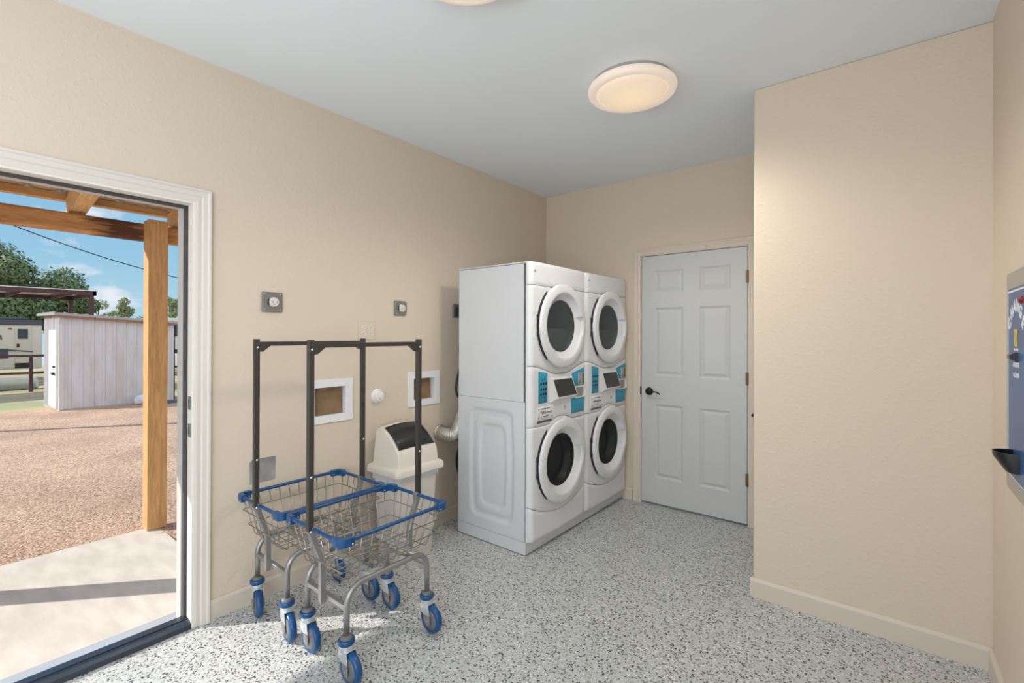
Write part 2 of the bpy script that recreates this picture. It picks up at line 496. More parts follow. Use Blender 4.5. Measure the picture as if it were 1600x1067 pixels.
def round_path(pts, r, n=6):
    out = [Vector(pts[0])]
    for i in range(1, len(pts) - 1):
        p0, p1, p2 = Vector(pts[i - 1]), Vector(pts[i]), Vector(pts[i + 1])
        a = (p0 - p1); b = (p2 - p1)
        rr = min(r, a.length * 0.49, b.length * 0.49)
        a.normalize(); b.normalize()
        s = p1 + a * rr; e = p1 + b * rr
        for k in range(n + 1):
            t = k / n
            out.append((1 - t) ** 2 * s + 2 * t * (1 - t) * p1 + t * t * e)
    out.append(Vector(pts[-1]))
    return out

def tube(bm, pts, r, n=8, closed=False, cap=True, radii=None):
    pts = [Vector(p) for p in pts]
    m = len(pts)
    rings = []
    prev = None
    for i, p in enumerate(pts):
        if closed:
            d = (pts[(i + 1) % m] - pts[i - 1])
        else:
            d = pts[min(i + 1, m - 1)] - pts[max(i - 1, 0)]
        d.normalize()
        if prev is None:
            up = Vector((0, 0, 1)) if abs(d.z) < 0.9 else Vector((0, 1, 0))
            s = d.cross(up).normalized()
        else:
            s = (prev - d * prev.dot(d)).normalized()
        prev = s
        u = d.cross(s)
        rr = radii[i] if radii else r
        rings.append([bm.verts.new(p + (s * cos(2 * pi * k / n) + u * sin(2 * pi * k / n)) * rr) for k in range(n)])
    rng = range(m) if closed else range(m - 1)
    for i in rng:
        A, C = rings[i], rings[(i + 1) % m]
        for k in range(n):
            bm.faces.new([A[k], A[(k + 1) % n], C[(k + 1) % n], C[k]])
    if cap and not closed:
        bm.faces.new(rings[0][::-1]); bm.faces.new(rings[-1])
    return bm

def lathe(bm, prof, c, axis, n=32, rf=None):
    """prof: (radius, offset along axis); c centre; axis 'x','y','z'. rf(k, angle, r) may change the radius"""
    rings = []
    for i, (r, h) in enumerate(prof):
        if r < 1e-6:
            P = {'x': (h, 0, 0), 'y': (0, h, 0), 'z': (0, 0, h)}[axis]
            rings.append([bm.verts.new(Vector(c) + Vector(P))])
            continue
        ring = []
        for k in range(n):
            a = 2 * pi * k / n
            q = rf(i, a, r) if rf else r
            ca, sa = q * cos(a), q * sin(a)
            P = {'x': (h, ca, sa), 'y': (ca, h, sa), 'z': (ca, sa, h)}[axis]
            ring.append(bm.verts.new(Vector(c) + Vector(P)))
        rings.append(ring)
    for A, C in zip(rings, rings[1:]):
        if len(A) == 1 and len(C) == 1: continue
        for k in range(n):
            if len(A) == 1: bm.faces.new([A[0], C[(k + 1) % n], C[k]])
            elif len(C) == 1: bm.faces.new([A[k], A[(k + 1) % n], C[0]])
            else: bm.faces.new([A[k], A[(k + 1) % n], C[(k + 1) % n], C[k]])
    return bm

def holed_slab(bm, axis, a, b, u0, u1, v0, v1, holes):
    """wall slab between a and b on axis ('x' or 'y'), with rectangular holes (u0,u1,v0,v1)"""
    us = sorted({u0, u1, *[h[0] for h in holes], *[h[1] for h in holes]})
    vs = sorted({v0, v1, *[h[2] for h in holes], *[h[3] for h in holes]})
    us = [u for u in us if u0 <= u <= u1]; vs = [v for v in vs if v0 <= v <= v1]
    def inside(i, j):
        if i < 0 or j < 0 or i >= len(us) - 1 or j >= len(vs) - 1: return False
        cu, cv = (us[i] + us[i + 1]) / 2, (vs[j] + vs[j + 1]) / 2
        return not any(h[0] < cu < h[1] and h[2] < cv < h[3] for h in holes)
    cache = {}
    def V(i, j, t):
        k = (i, j, t)
        if k not in cache:
            cache[k] = bm.verts.new((t, us[i], vs[j]) if axis == 'x' else (us[i], t, vs[j]))
        return cache[k]
    for i in range(len(us) - 1):
        for j in range(len(vs) - 1):
            if not inside(i, j): continue
            for t in (a, b):
                bm.faces.new([V(i, j, t), V(i + 1, j, t), V(i + 1, j + 1, t), V(i, j + 1, t)])
            if not inside(i - 1, j): bm.faces.new([V(i, j, a), V(i, j + 1, a), V(i, j + 1, b), V(i, j, b)])
            if not inside(i + 1, j): bm.faces.new([V(i + 1, j, a), V(i + 1, j + 1, a), V(i + 1, j + 1, b), V(i + 1, j, b)])
            if not inside(i, j - 1): bm.faces.new([V(i, j, a), V(i + 1, j, a), V(i + 1, j, b), V(i, j, b)])
            if not inside(i, j + 1): bm.faces.new([V(i, j + 1, a), V(i + 1, j + 1, a), V(i + 1, j + 1, b), V(i, j + 1, b)])
    return bm

def text_bm(s, size, mw, align='CENTER', depth=0.0006, bold=0.0, shear=0.0):
    """text as a mesh; mw is the matrix that places it"""
    cu = bpy.data.curves.new('lettering', 'FONT')
    cu.body = s; cu.size = size; cu.align_x = align; cu.align_y = 'CENTER'; cu.extrude = depth
    cu.offset = bold; cu.shear = shear
    cu.resolution_u = 3
    t = bpy.data.objects.new('lettering_source', cu)
    col.objects.link(t)
    bpy.context.view_layer.update()
    me = bpy.data.meshes.new_from_object(t.evaluated_get(bpy.context.evaluated_depsgraph_get()))
    bpy.data.objects.remove(t); bpy.data.curves.remove(cu)
    bm = B(); bm.from_mesh(me); bpy.data.meshes.remove(me)
    bmesh.ops.transform(bm, matrix=mw, verts=bm.verts)
    return bm

def copy_tree(o, parent=None):
    c = o.copy(); col.objects.link(c)
    if parent: c.parent = parent
    for ch in list(o.children):
        copy_tree(ch, c)
    return c

def struct(name, bm, m, parent=None, **k):
    o = obj(name, bm, m, parent, **k)
    if parent is None: o['kind'] = 'structure'
    return o

# ------------------------------------------------------------------ room shell
D, PY, PX, RX, H = 3.766, 2.790, 2.020, 2.927, 2.716
Y0 = -3.45
OY0, OY1, OZ = -0.13, 0.830, 2.045          # entrance rough opening
VENT1 = (1.41, 1.615, 0.915, 1.085)
VENT2 = (2.135, 2.335, 0.932, 1.088)

bm = B(); box(bm, -0.14, RX + 0.12, Y0 - 0.12, D + 0.12, -0.08, 0.0)
struct('floor', bm, M['floor'])
bm = B(); box(bm, -0.14, RX + 0.12, Y0 - 0.12, D + 0.12, H, H + 0.12)
struct('ceiling', bm, M['ceiling'])
bm = B(); holed_slab(bm, 'x', -0.14, 0.0, Y0 - 0.12, D + 0.12, 0.0, H, [(OY0, OY1, 0.0, OZ), VENT1, VENT2, (-3.35, -1.95, 0.70, 1.90)])
struct('wall_left', bm, M['wall'])
DL, DR = 0.974, 1.781
bm = B(); holed_slab(bm, 'y', D, D + 0.12, 0.0, PX + 0.12, 0.0, H, [(DL - 0.022, DR + 0.022, 0.0, 2.065)])
struct('wall_back', bm, M['wall'])
bm = B()
prism(bm, [(PX, D), (PX, PY), (RX + 0.05, PY), (RX + 0.05, PY + 0.11), (PX + 0.11, PY + 0.11), (PX + 0.11, D)], 'z', 0.0, H)
struct('wall_partition', bm, M['wall'], bevel=0.006)
bm = B(); holed_slab(bm, 'x', RX, RX + 0.12, Y0 - 0.12, D + 0.12, 0.0, H, [(-2.40, -0.35, 0.75, 2.15)])
struct('wall_right', bm, M['wall'])
bm = B(); holed_slab(bm, 'y', Y0 - 0.12, Y0, 0.0, RX, 0.0, H, [(0.35, 2.55, 0.45, 2.25)])
struct('wall_rear', bm, M['wall'])
# added rear window, out of view, an opening for the fill light
wt = bpy.data.objects.new('added_window_1', None); col.objects.link(wt); wt['kind'] = 'structure'
wt.location = (1.45, Y0 - 0.06, 0.45); ORG[wt.name] = Vector(wt.location)
bm = B(); holed_slab(bm, 'y', Y0 - 0.10, Y0 + 0.015, 0.30, 2.60, 0.40, 2.30, [(0.37, 1.425, 0.47, 2.23), (1.475, 2.53, 0.47, 2.23)])
obj('added_window_frame', bm, M['door_trim'], wt, bevel=0.004)

for wname, xa, xb, ya_, yb_, za_, zb_ in (('added_window_2', -0.10, 0.015, -3.35, -1.95, 0.70, 1.90), ('added_window_3', RX - 0.015, RX + 0.10, -2.40, -0.35, 0.75, 2.15)):  # two added side windows, out of view, framing the fill lights
    wt = bpy.data.objects.new(wname, None); col.objects.link(wt); wt['kind'] = 'structure'
    wt.location = ((xa + xb) / 2, (ya_ + yb_) / 2, 0.75); ORG[wt.name] = Vector(wt.location)
    ym = (ya_ + yb_) / 2
    bm = B(); holed_slab(bm, 'x', xa, xb, ya_ - 0.05, yb_ + 0.05, za_ - 0.05, zb_ + 0.05, [(ya_ + 0.02, ym - 0.025, za_ + 0.02, zb_ - 0.02), (ym + 0.025, yb_ - 0.02, za_ + 0.02, zb_ - 0.02)])
    obj('added_window_frame', bm, M['door_trim'], wt, bevel=0.004)

# back of the closed passage behind the white door
bm = B(); box(bm, DL - 0.3, DR + 0.25, D + 0.60, D + 0.64, 0, 2.3)
struct('wall_passage', bm, M['wall'])

def baseboard(name, pts, h=0.098, t=0.013):
    """pts: pairs of (x,y) along wall with inward normal given"""
    bm = B()
    for (x0, y0, x1, y1, nx, ny) in pts:
        # profile extruded
        prof = [(0, 0), (t, 0), (t, h - 0.014), (t * 0.45, h), (0, h)]
        A = [bm.verts.new((x0 + nx * p, y0 + ny * p, q)) for p, q in prof]
        C = [bm.verts.new((x1 + nx * p, y1 + ny * p, q)) for p, q in prof]
        bm.faces.new(A); bm.faces.new(C[::-1])
        for i in range(5):
            bm.faces.new([A[i], A[(i + 1) % 5], C[(i + 1) % 5], C[i]])
    return struct(name, bm, M['trim'])
baseboard('baseboard_left', [(0, 0.882, 0, D, 1, 0)])
baseboard('baseboard_left_near', [(0, Y0, 0, -0.185, 1, 0)])
baseboard('baseboard_back', [(0, D, DL - 0.075, D, 0, -1), (DR + 0.075, D, PX, D, 0, -1)])
baseboard('baseboard_partition', [(PX - 0.013, PY, RX, PY, 0, -1), (PX, PY + 0.0005, PX, D, -1, 0)])
baseboard('baseboard_right', [(RX, Y0, RX, PY, -1, 0)])

# ------------------------------------------------------------------ entrance doorway (open)
d1 = bpy.data.objects.new('door_1', None); col.objects.link(d1); d1['kind'] = 'structure'
d1.location = (0, 0.35, 0); ORG[d1.name] = Vector(d1.location)
def casing_side(bm, y_in, y_out, z0, z1):
    s = 1 if y_out > y_in else -1
    wdt = abs(y_out - y_in)
    prof = [(0.0, 0), (0.011, 0), (0.013, 0.010), (0.012, 0.030), (0.016, 0.036), (0.017, wdt - 0.018), (0.021, wdt - 0.012), (0.021, wdt - 0.003), (0.018, wdt), (0.0, wdt)]
    return prof, s
def mitred_casing(bm, y0, y1, zt, wd, plane, nrm, axis, z0=0.0):
    """three sided casing round an opening y0..y1 up to zt, width wd; plane coordinate, nrm direction sign"""
    prof = [(0.0, 0), (0.011, 0), (0.013, 0.010), (0.011, 0.026), (0.016, 0.032), (0.017, wd - 0.018), (0.022, wd - 0.012), (0.022, wd - 0.003), (0.018, wd), (0.0, wd)]
    def ring(fy, fz):
        out = []
        for h, k in prof:
            y, z = fy(k), fz(k)
            out.append(bm.verts.new((plane + nrm * h, y, z) if axis == 'x' else (y, plane + nrm * h, z)))
        return out
    R = [ring(lambda k: y0 - k, lambda k: z0), ring(lambda k: y0 - k, lambda k: zt + k),
         ring(lambda k: y1 + k, lambda k: zt + k), ring(lambda k: y1 + k, lambda k: z0)]
    n = len(prof)
    for A, C in zip(R, R[1:]):
        for i in range(n):
            bm.faces.new([A[i], A[(i + 1) % n], C[(i + 1) % n], C[i]])
    bm.faces.new(R[0]); bm.faces.new(R[-1][::-1])
bm = B(); mitred_casing(bm, -0.108, 0.812, 2.020, 0.068, 0.0, 1, 'x')
obj('casing', bm, M['door_trim'], d1)
bm = B()
for (a, b, y0, y1, z0, z1) in ((-0.055, 0.010, 0.802, OY1, 0, OZ), (-0.055, 0.010, OY0, -0.10, 0, OZ), (-0.055, 0.010, -0.10, 0.802, 2.012, OZ)):
    box(bm, a, b, y0, y1, z0, z1)
obj('jamb', bm, M['door_jamb'], d1, bevel=0.002)
bm = B()
for (y0, y1, z0, z1) in ((0.790, OY1, 0, OZ), (OY0, -0.088, 0, OZ), (-0.088, 0.790, 2.000, OZ)):
    box(bm, -0.080, -0.055, y0, y1, z0, z1)
obj('weatherstrip', bm, M['weather'], d1, bevel=0.002)
bm = B()
for (y0, y1, z0, z1) in ((0.785, OY1, 0, OZ), (OY0, -0.083, 0, OZ), (-0.083, 0.785, 2.004, OZ)):
    box(bm, -0.142, -0.080, y0, y1, z0, z1)
obj('outer_jamb', bm, M['jamb_out'], d1, bevel=0.002)
bm = B()
prism(bm, [(0.012, 0.001), (0.008, 0.022), (-0.004, 0.034), (-0.020, 0.036), (-0.022, 0.030), (-0.028, 0.030), (-0.030, 0.038), (-0.075, 0.036), (-0.080, 0.001)], 'y', -0.10, 0.802)
obj('threshold', bm, M['thr'], d1)
bm = B(); prism(bm, [(-0.075, 0.0), (-0.075, 0.026), (-0.20, 0.004), (-0.20, -0.03)], 'y', -0.13, 0.81)
obj('outer_sill', bm, M['thr_out'], d1)
for z in (1.065, 0.935):
    bm = B(); box(bm, -0.035, -0.005, 0.798, 0.8035, z - 0.032, z + 0.032)
    s = obj('strike_plate', bm, M['cover_grey'], d1, bevel=0.002)
    bm = B(); box(bm, -0.030, -0.014, 0.7975, 0.8, z - 0.018, z + 0.018)
    obj('strike_hole', bm, M['black'], s)

# ------------------------------------------------------------------ white six-panel door
d2 = bpy.data.objects.new('door_2', None); col.objects.link(d2); d2['kind'] = 'structure'
d2.location = (DL, D, 0); ORG[d2.name] = Vector(d2.location)
bm = B(); mitred_casing(bm, DL - 0.012, DR + 0.012, 2.056, 0.058, D, -1, 'y')
obj('casing', bm, M['trim'], d2)
bm = B()
for (x0, x1, z0, z1) in ((DL - 0.022, DL - 0.004, 0, 2.065), (DR + 0.004, DR + 0.022, 0, 2.065), (DL - 0.004, DR + 0.004, 2.050, 2.065)):
    box(bm, x0, x1, D - 0.004, D + 0.12, z0, z1)
obj('jamb', bm, M['trim'], d2)
bm = B()
FY = D - 0.004
panels = [(1.083, 1.317, 1.742, 1.925), (1.440, 1.668, 1.742, 1.925),
          (1.083, 1.317, 1.060, 1.620), (1.440, 1.668, 1.060, 1.620),
          (1.083, 1.317, 0.225, 0.830), (1.440, 1.668, 0.225, 0.830)]
us = sorted({DL, DR, *[p[0] for p in panels], *[p[1] for p in panels]})
vs = sorted({0.018, 2.045, *[p[2] for p in panels], *[p[3] for p in panels]})
for i in range(len(us) - 1):
    for j in range(len(vs) - 1):
        cu_, cv_ = (us[i] + us[i + 1]) / 2, (vs[j] + vs[j + 1]) / 2
        if any(p[0] < cu_ < p[1] and p[2] < cv_ < p[3] for p in panels): continue
        bm.faces.new([bm.verts.new(q) for q in ((us[i], FY, vs[j]), (us[i + 1], FY, vs[j]), (us[i + 1], FY, vs[j + 1]), (us[i], FY, vs[j + 1]))])
for (x0, x1, z0, z1) in panels:
    prev = None
    for ins, dep in ((0, 0), (0.006, 0.003), (0.016, 0.010), (0.022, 0.010), (0.040, 0.003), (0.044, 0.0025)):
        ring = [bm.verts.new(q) for q in ((x0 + ins, FY + dep, z0 + ins), (x1 - ins, FY + dep, z0 + ins), (x1 - ins, FY + dep, z1 - ins), (x0 + ins, FY + dep, z1 - ins))]
        if prev:
            for k in range(4):
                bm.faces.new([prev[k], prev[(k + 1) % 4], ring[(k + 1) % 4], ring[k]])
        prev = ring
    bm.faces.new(prev)
bmesh.ops.remove_doubles(bm, verts=bm.verts, dist=1e-5)
vv = [bm.verts.new(q) for q in ((DL, FY, 0.018), (DR, FY, 0.018), (DR, FY, 2.045), (DL, FY, 2.045), (DL, FY + 0.035, 0.018), (DR, FY + 0.035, 0.018), (DR, FY + 0.035, 2.045), (DL, FY + 0.035, 2.045))]
for f in ((4, 5, 6, 7), (0, 1, 5, 4), (1, 2, 6, 5), (2, 3, 7, 6), (3, 0, 4, 7)):
    bm.faces.new([vv[i] for i in f])
slab = obj('door_slab', bm, M['door_white'], d2)
# lever handle
hx, hz = 1.040, 0.930
bm = B(); lathe(bm, [(0.0, -0.022), (0.020, -0.020), (0.031, -0.010), (0.033, 0.0)], (hx, FY, hz), 'y', 28)
rs = obj('rosette', bm, M['orb'], slab, smooth=True)
bm = B()
tube(bm, [(hx, FY - 0.015, hz), (hx, FY - 0.050, hz)], 0.010, 12)
tube(bm, round_path([(hx - 0.002, FY - 0.050, hz), (hx + 0.03, FY - 0.052, hz + 0.002), (hx + 0.075, FY - 0.048, hz + 0.004), (hx + 0.105, FY - 0.040, hz - 0.014)], 0.03), 0.006, 10)
obj('lever_handle', bm, M['orb'], slab, smooth=True)
bm = B(); box(bm, DL - 0.020, DL - 0.002, FY - 0.004, FY + 0.01, hz - 0.032, hz + 0.036)
obj('latch_plate', bm, M['orb'], d2, bevel=0.003)
for z in (1.825, 1.077, 0.339):
    bm = B()
    tube(bm, [(DR + 0.003, FY - 0.008, z - 0.047), (DR + 0.003, FY - 0.008, z + 0.047)], 0.0065, 10)
    box(bm, DR - 0.010, DR + 0.014, FY - 0.004, FY + 0.004, z - 0.044, z + 0.044)
    obj('hinge', bm, M['hinge'], d2)
bm = B(); lathe(bm, [(0.0, -0.030), (0.008, -0.030), (0.010, -0.012), (0.012, 0.0)], (1.826, D - 0.018, 0.820), 'y', 16)
obj('door_stop', bm, M['orb'], d2, smooth=True)

# ------------------------------------------------------------------ ceiling lights
def ceiling_light(x, y, label, watts):
    t = thing('ceiling_light', label, 'ceiling light', (x, y, H), 'round ceiling lights')
    bm = B(); lathe(bm, [(0.0, 0.0), (0.205, 0.0), (0.208, -0.022), (0.0, -0.024)], (x, y, H), 'z', 48)
    obj('metal_pan', bm, M['steel'], t, smooth='auto')
    bm = B(); lathe(bm, [(0.208, -0.020), (0.221, -0.024), (0.226, -0.036), (0.224, -0.050), (0.214, -0.060), (0.186, -0.058), (0.180, -0.052)], (x, y, H), 'z', 64)
    obj('shade_rim', bm, M['shade_rim'], t, smooth=True)
    bm = B(); lathe(bm, [(0.180, -0.052), (0.178, -0.060), (0.160, -0.070), (0.120, -0.080), (0.06, -0.086), (0.0, -0.088)], (x, y, H), 'z', 64)
    obj('shade', bm, M['shade'], t, smooth=True)
    l = bpy.data.lights.new('lamp_light', 'SPOT')
    l.spot_size = radians(165); l.spot_blend = 0.6
    l.energy = watts; l.color = (1.0, 0.95, 0.87); l.shadow_soft_size = 0.17
    lo = bpy.data.objects.new('lamp_light', l); col.objects.link(lo)
    lo.location = (x, y, H - 0.16)
    return t
ceiling_light(1.535, 2.315, 'lit round frosted ceiling light nearest the white door and the laundry machines', 48)
ceiling_light(1.46, 1.135, 'round frosted ceiling light cut off by the top edge of the view', 14)

# ------------------------------------------------------------------ stacked washer dryer
MY, MW = 2.376, 0.687
def make_machine():
    y0, y1 = MY, MY + MW - 0.004
    yc = (y0 + y1) / 2
    t = thing('stacked_washer_dryer', 'white coin laundry washer and dryer stack with its plain side panel in full view', 'washing machine', (0.5, yc, 0), 'stacked washer and dryer pair')
    # plinth
    bm = B(); box(bm, 0.205, 0.800, y0, y1, 0.004, 0.083)
    obj('plinth', bm, M['app_white'], t, bevel=0.003)
    # lower cabinet with pressed side panels
    bm = B()
    def side(yp, sgn):
        nx, nz = 60, 90
        g = []
        for i in range(nx + 1):
            rowv = []
            for j in range(nz + 1):
                x = 0.207 + (0.797 - 0.207) * i / nx
                z = 0.086 + (0.966 - 0.086) * j / nz
                def sdf(cx, cz, hx, hz, r):
                    # outline bowed outwards at mid height
                    hx2 = hx + 0.012 * (1 - ((z - cz) / hz) ** 2)
                    qx, qz = abs(x - cx) - hx2 + r, abs(z - cz) - hz + r
                    return sqrt(max(qx, 0) ** 2 + max(qz, 0) ** 2) + min(max(qx, qz), 0) - r
                def st(s, a):
                    u = min(max((s + a) / (2 * a), 0), 1)
                    return 1 - u * u * (3 - 2 * u)
                d = 0.011 * st(sdf(0.512, 0.53, 0.175, 0.360, 0.05), 0.014)
                d -= 0.006 * st(sdf(0.516, 0.52, 0.140, 0.318, 0.05), 0.012)
                d += 0.008 * st(sdf(0.522, 0.52, 0.100, 0.272, 0.05), 0.012)
                rowv.append(bm.verts.new((x, yp + sgn * d, z)))
            g.append(rowv)
        for i in range(nx):
            for j in range(nz):
                bm.faces.new([g[i][j], g[i + 1][j], g[i + 1][j + 1], g[i][j + 1]])
    side(y0, 1); side(y1, -1)
    e = 0.0
    for q in (((0.207, y0, 0.966), (0.797, y0, 0.966), (0.797, y1, 0.966), (0.207, y1, 0.966)),
              ((0.207, y0, 0.086), (0.797, y0, 0.086), (0.797, y1, 0.086), (0.207, y1, 0.086)),
              ((0.207, y0, 0.086), (0.207, y1, 0.086), (0.207, y1, 0.966), (0.207, y0, 0.966))):
        bm.faces.new([bm.verts.new(p) for p in q])
    obj('washer_cabinet', bm, M['app_white'], t, smooth='auto')
    bm = B()
    for q in (((0.21, y0 + .001, 0.968), (0.798, y0 + .001, 0.968), (0.798, y0 + .001, 1.846), (0.21, y0 + .001, 1.846)),
              ((0.21, y1 - .001, 0.968), (0.798, y1 - .001, 0.968), (0.798, y1 - .001, 1.846), (0.21, y1 - .001, 1.846)),
              ((0.21, y0, 0.968), (0.21, y1, 0.968), (0.21, y1, 1.846), (0.21, y0, 1.846)),
              ((0.21, y0, 0.968), (0.21, y1, 0.968), (0.798, y1, 0.968), (0.798, y0, 0.968))):
        bm.faces.new([bm.verts.new(p) for p in q])
    obj('dryer_cabinet', bm, M['app_white'], t)
    bm = B(); box(bm, 0.205, 0.812, y0, y1, 1.849, 1.858)
    obj('top_panel', bm, M['app_white'], t, bevel=0.003)
    # bowed front surface
    BASE = 0.842
    def XF(y, off=0.0):
        u = (y - y0) / (y1 - y0)
        x = BASE + 0.006 * (1 - (2 * u - 1) ** 2)
        d = min(y - y0, y1 - y); R = 0.036
        if d < R:
            x -= R - sqrt(max(R * R - (R - d) ** 2, 0))
        return x + off
    def shell(ya, yb, zb, zt, off=0.0, thick=0.03, hole=None, rad=0.004, nu=44, nv=30, XFf=None):
        XFf = XFf or XF
        bm = B()
        ys = []
        for i in range(nu + 1):
            s = i / nu
            # cluster towards ends
            s = 0.5 - 0.5 * cos(pi * s) if yb - ya > 0.5 else s
            ys.append(ya + (yb - ya) * s)
        g = []
        for y in ys:
            a, b = zb(y), zt(y)
            rows = [(a, -thick), (a, -rad), (a + rad, 0)] + [(a + rad + (b - a - 2 * rad) * j / nv, 0) for j in range(1, nv)] + [(b - rad, 0), (b, -rad), (b, -thick)]
            g.append([bm.verts.new((XFf(y, off) + dx, y, z)) for z, dx in rows])
        for i in range(len(g) - 1):
            for j in range(len(g[0]) - 1):
                f = [g[i][j], g[i + 1][j], g[i + 1][j + 1], g[i][j + 1]]
                if hole:
                    cy_ = sum(v.co.y for v in f) / 4; cz_ = sum(v.co.z for v in f) / 4
                    if (cy_ - hole[0]) ** 2 + (cz_ - hole[1]) ** 2 < hole[2] ** 2: continue
                bm.faces.new(f)
        for gg in (g[0], g[-1]):
            n = len(gg)
            try: bm.faces.new(gg)
            except Exception: pass
        return bm
    UZ, LZ = 1.455, 0.550
    seam_top = lambda y: 1.708
    def arc_up(y):   # underside of dryer front
        d = abs(y - yc)
        k = max(0.0, 1 - (d / 0.27) ** 2)
        return 1.194 - 0.060 * (0.5 - 0.5 * cos(pi * min(1.0, max(0.0, (0.335 - d) / 0.30))))
    def arc_lo(y):
        d = y - yc
        return max(0.808, LZ + sqrt(max(0.0, 0.2955 ** 2 - d * d)) if abs(d) < 0.2955 else 0)
    def toe(y):
        return 0.222 + 0.085 * ((y - yc) / 0.343) ** 2
    ya, yb = y0 + 0.001, y1 - 0.001
    obj('dryer_top_strip', shell(ya, yb, lambda y: 1.711, lambda y: 1.857, nv=6), M['app_front'], t, smooth='auto')
    obj('dryer_front', shell(ya, yb, lambda y: arc_up(y) + 0.0015, lambda y: 1.7085, hole=(yc, UZ, 0.205)), M['app_front'], t, smooth='auto')
    cp = obj('control_panel', shell(ya, yb, lambda y: arc_lo(y) + 0.0015, lambda y: arc_up(y) - 0.0015, nv=14), M['app_front'], t, smooth='auto')
    obj('washer_front', shell(ya, yb, lambda y: toe(y) + 0.0015, lambda y: arc_lo(y) - 0.0015, hole=(yc, LZ, 0.205)), M['app_front'], t, smooth='auto')
    obj('toe_panel', shell(ya, yb, lambda y: 0.088, lambda y: toe(y) - 0.0015, nv=8), M['app_front'], t, smooth='auto')
    # dark backing seen in the seams
    n = 24
    for (za, zb_) in ((0.20, 0.31), (0.80, 0.85), (1.125, 1.20), (1.70, 1.72)):
        bm = B(); prev = None
        for i in range(n + 1):
            y = y0 + 0.004 + (y1 - y0 - 0.008) * i / n
            v1, v2 = bm.verts.new((XF(y, -0.012), y, za)), bm.verts.new((XF(y, -0.012), y, zb_))
            if prev: bm.faces.new([prev[0], v1, v2, prev[1]])
            prev = (v1, v2)
        obj('seam_backing', bm, M['app_gap'], t)
    bm = B(); box(bm, 0.7970, 0.8005, y0 - 0.0006, y0 + 0.003, 0.086, 1.850)
    obj('side_seam', bm, M['app_gap'], t)
    # doors
    def make_door(cz, name, glass_mat):
        def rf(i, a, r):
            if i in (8, 9, 10, 11):
                aa = abs((a + pi) % (2 * pi) - pi)
                if aa < 0.31:
                    k = min(1.0, (0.31 - aa) / 0.03)
                    return r + {8: 0.013, 9: 0.019, 10: 0.028, 11: 0.036}[i] * k
            return r
        bm = B()
        lathe(bm, [(0.255, -0.0045), (0.286, -0.0045), (0.286, -0.0035), (0.255, -0.0035)], (BASE + 0.008, yc, cz), 'x', 96)
        obj('door_gap_shade', bm, M['app_gap'], t)  # dark ring laid on the front, painting the shadow line round the door
        bm = B()
        prof = [(0.262, -0.004), (0.262, 0.007), (0.276, 0.008), (0.282, 0.012), (0.282, 0.021), (0.278, 0.027), (0.270, 0.0305), (0.240, 0.033), (0.228, 0.0335), (0.222, 0.031), (0.217, 0.024), (0.205, 0.008), (0.180, -0.003), (0.176, -0.008)]
        lathe(bm, prof, (BASE + 0.008, yc, cz), 'x', 144, rf)
        dd = obj(name, bm, M['app_front'], t, smooth='auto')
        bm = B(); lathe(bm, [(0.176, -0.006), (0.165, -0.010), (0.0, -0.006)], (BASE + 0.008, yc, cz), 'x', 64)
        obj('door_glass', bm, glass_mat, dd, smooth=True)
        for dz in (0.052, -0.054):
            bm = B(); box(bm, BASE - 0.004, BASE + 0.017, yc - 0.2845, yc - 0.270, cz + dz - 0.017, cz + dz + 0.017)
            obj('hinge', bm, M['black'], dd, bevel=0.002)
        return dd
    make_door(UZ, 'dryer_door', M['dry_glass'])
    make_door(LZ, 'washer_door', M['wash_glass'])
    # drums behind the glass
    bm = B(); lathe(bm, [(0.200, -0.015), (0.200, -0.05), (0.232, -0.06), (0.240, -0.30), (0.236, -0.40), (0.0, -0.41)], (BASE, yc, UZ), 'x', 48)
    dr = obj('dryer_drum', bm, M['drum_grey'], t, smooth='auto')
    bm = B(); box(bm, BASE - 0.30, BASE - 0.05, yc - 0.19, yc + 0.19, UZ - 0.17, UZ - 0.02)
    obj('drum_baffle', bm, M['drum_panel'], dr, bevel=0.01)
    bm = B(); lathe(bm, [(0.200, -0.015), (0.196, -0.045), (0.172, -0.070), (0.168, -0.095), (0.180, -0.11)], (BASE, yc, LZ), 'x', 48)
    obj('door_gasket', bm, M['rubber'], t, smooth=True)
    bm = B(); lathe(bm, [(0.172, -0.105), (0.185, -0.11), (0.230, -0.13), (0.236, -0.38), (0.0, -0.40)], (BASE, yc, LZ), 'x', 48)
    wd = obj('washer_drum', bm, M['drum_dark'], t, smooth='auto')
    bm = B(); lathe(bm, [(0.150, -0.385), (0.156, -0.378), (0.162, -0.385)], (BASE, yc, LZ), 'x', 48)
    obj('drum_ring', bm, M['steel'], wd, smooth=True)
    bm = B(); lathe(bm, [(0.0, -0.34), (0.045, -0.345), (0.07, -0.36), (0.08, -0.39)], (BASE, yc, LZ), 'x', 32)
    obj('drum_hub', bm, M['steel'], wd, smooth=True)
    # lock near the top left corner
    bm = B(); lathe(bm, [(0.0, 0.006), (0.006, 0.006), (0.007, 0.0)], (XF(y0 + 0.06), y0 + 0.035, 1.800), 'x', 16)
    lk = obj('lock', bm, M['steel'], t, smooth='auto')
    # ---- control panel fittings
    o = lambda v: y0 + (v - 2.376)
    def plate(name, m, ya, yb, zb, zt, off=0.003, parent=cp, nu=8):
        return obj(name, shell(o(ya), o(yb), zb, zt, off=off, thick=0.008, rad=0.0012, nu=nu, nv=2), m, parent, smooth='auto')
    lin = lambda ya, za, yb, zb_: (lambda y: za + (zb_ - za) * (y - o(ya)) / (o(yb) - o(ya)))
    kp = plate('keypad_plate', M['cyan'], 2.453, 2.548, lambda y: 0.954, lin(2.453, 1.160, 2.548, 1.146))
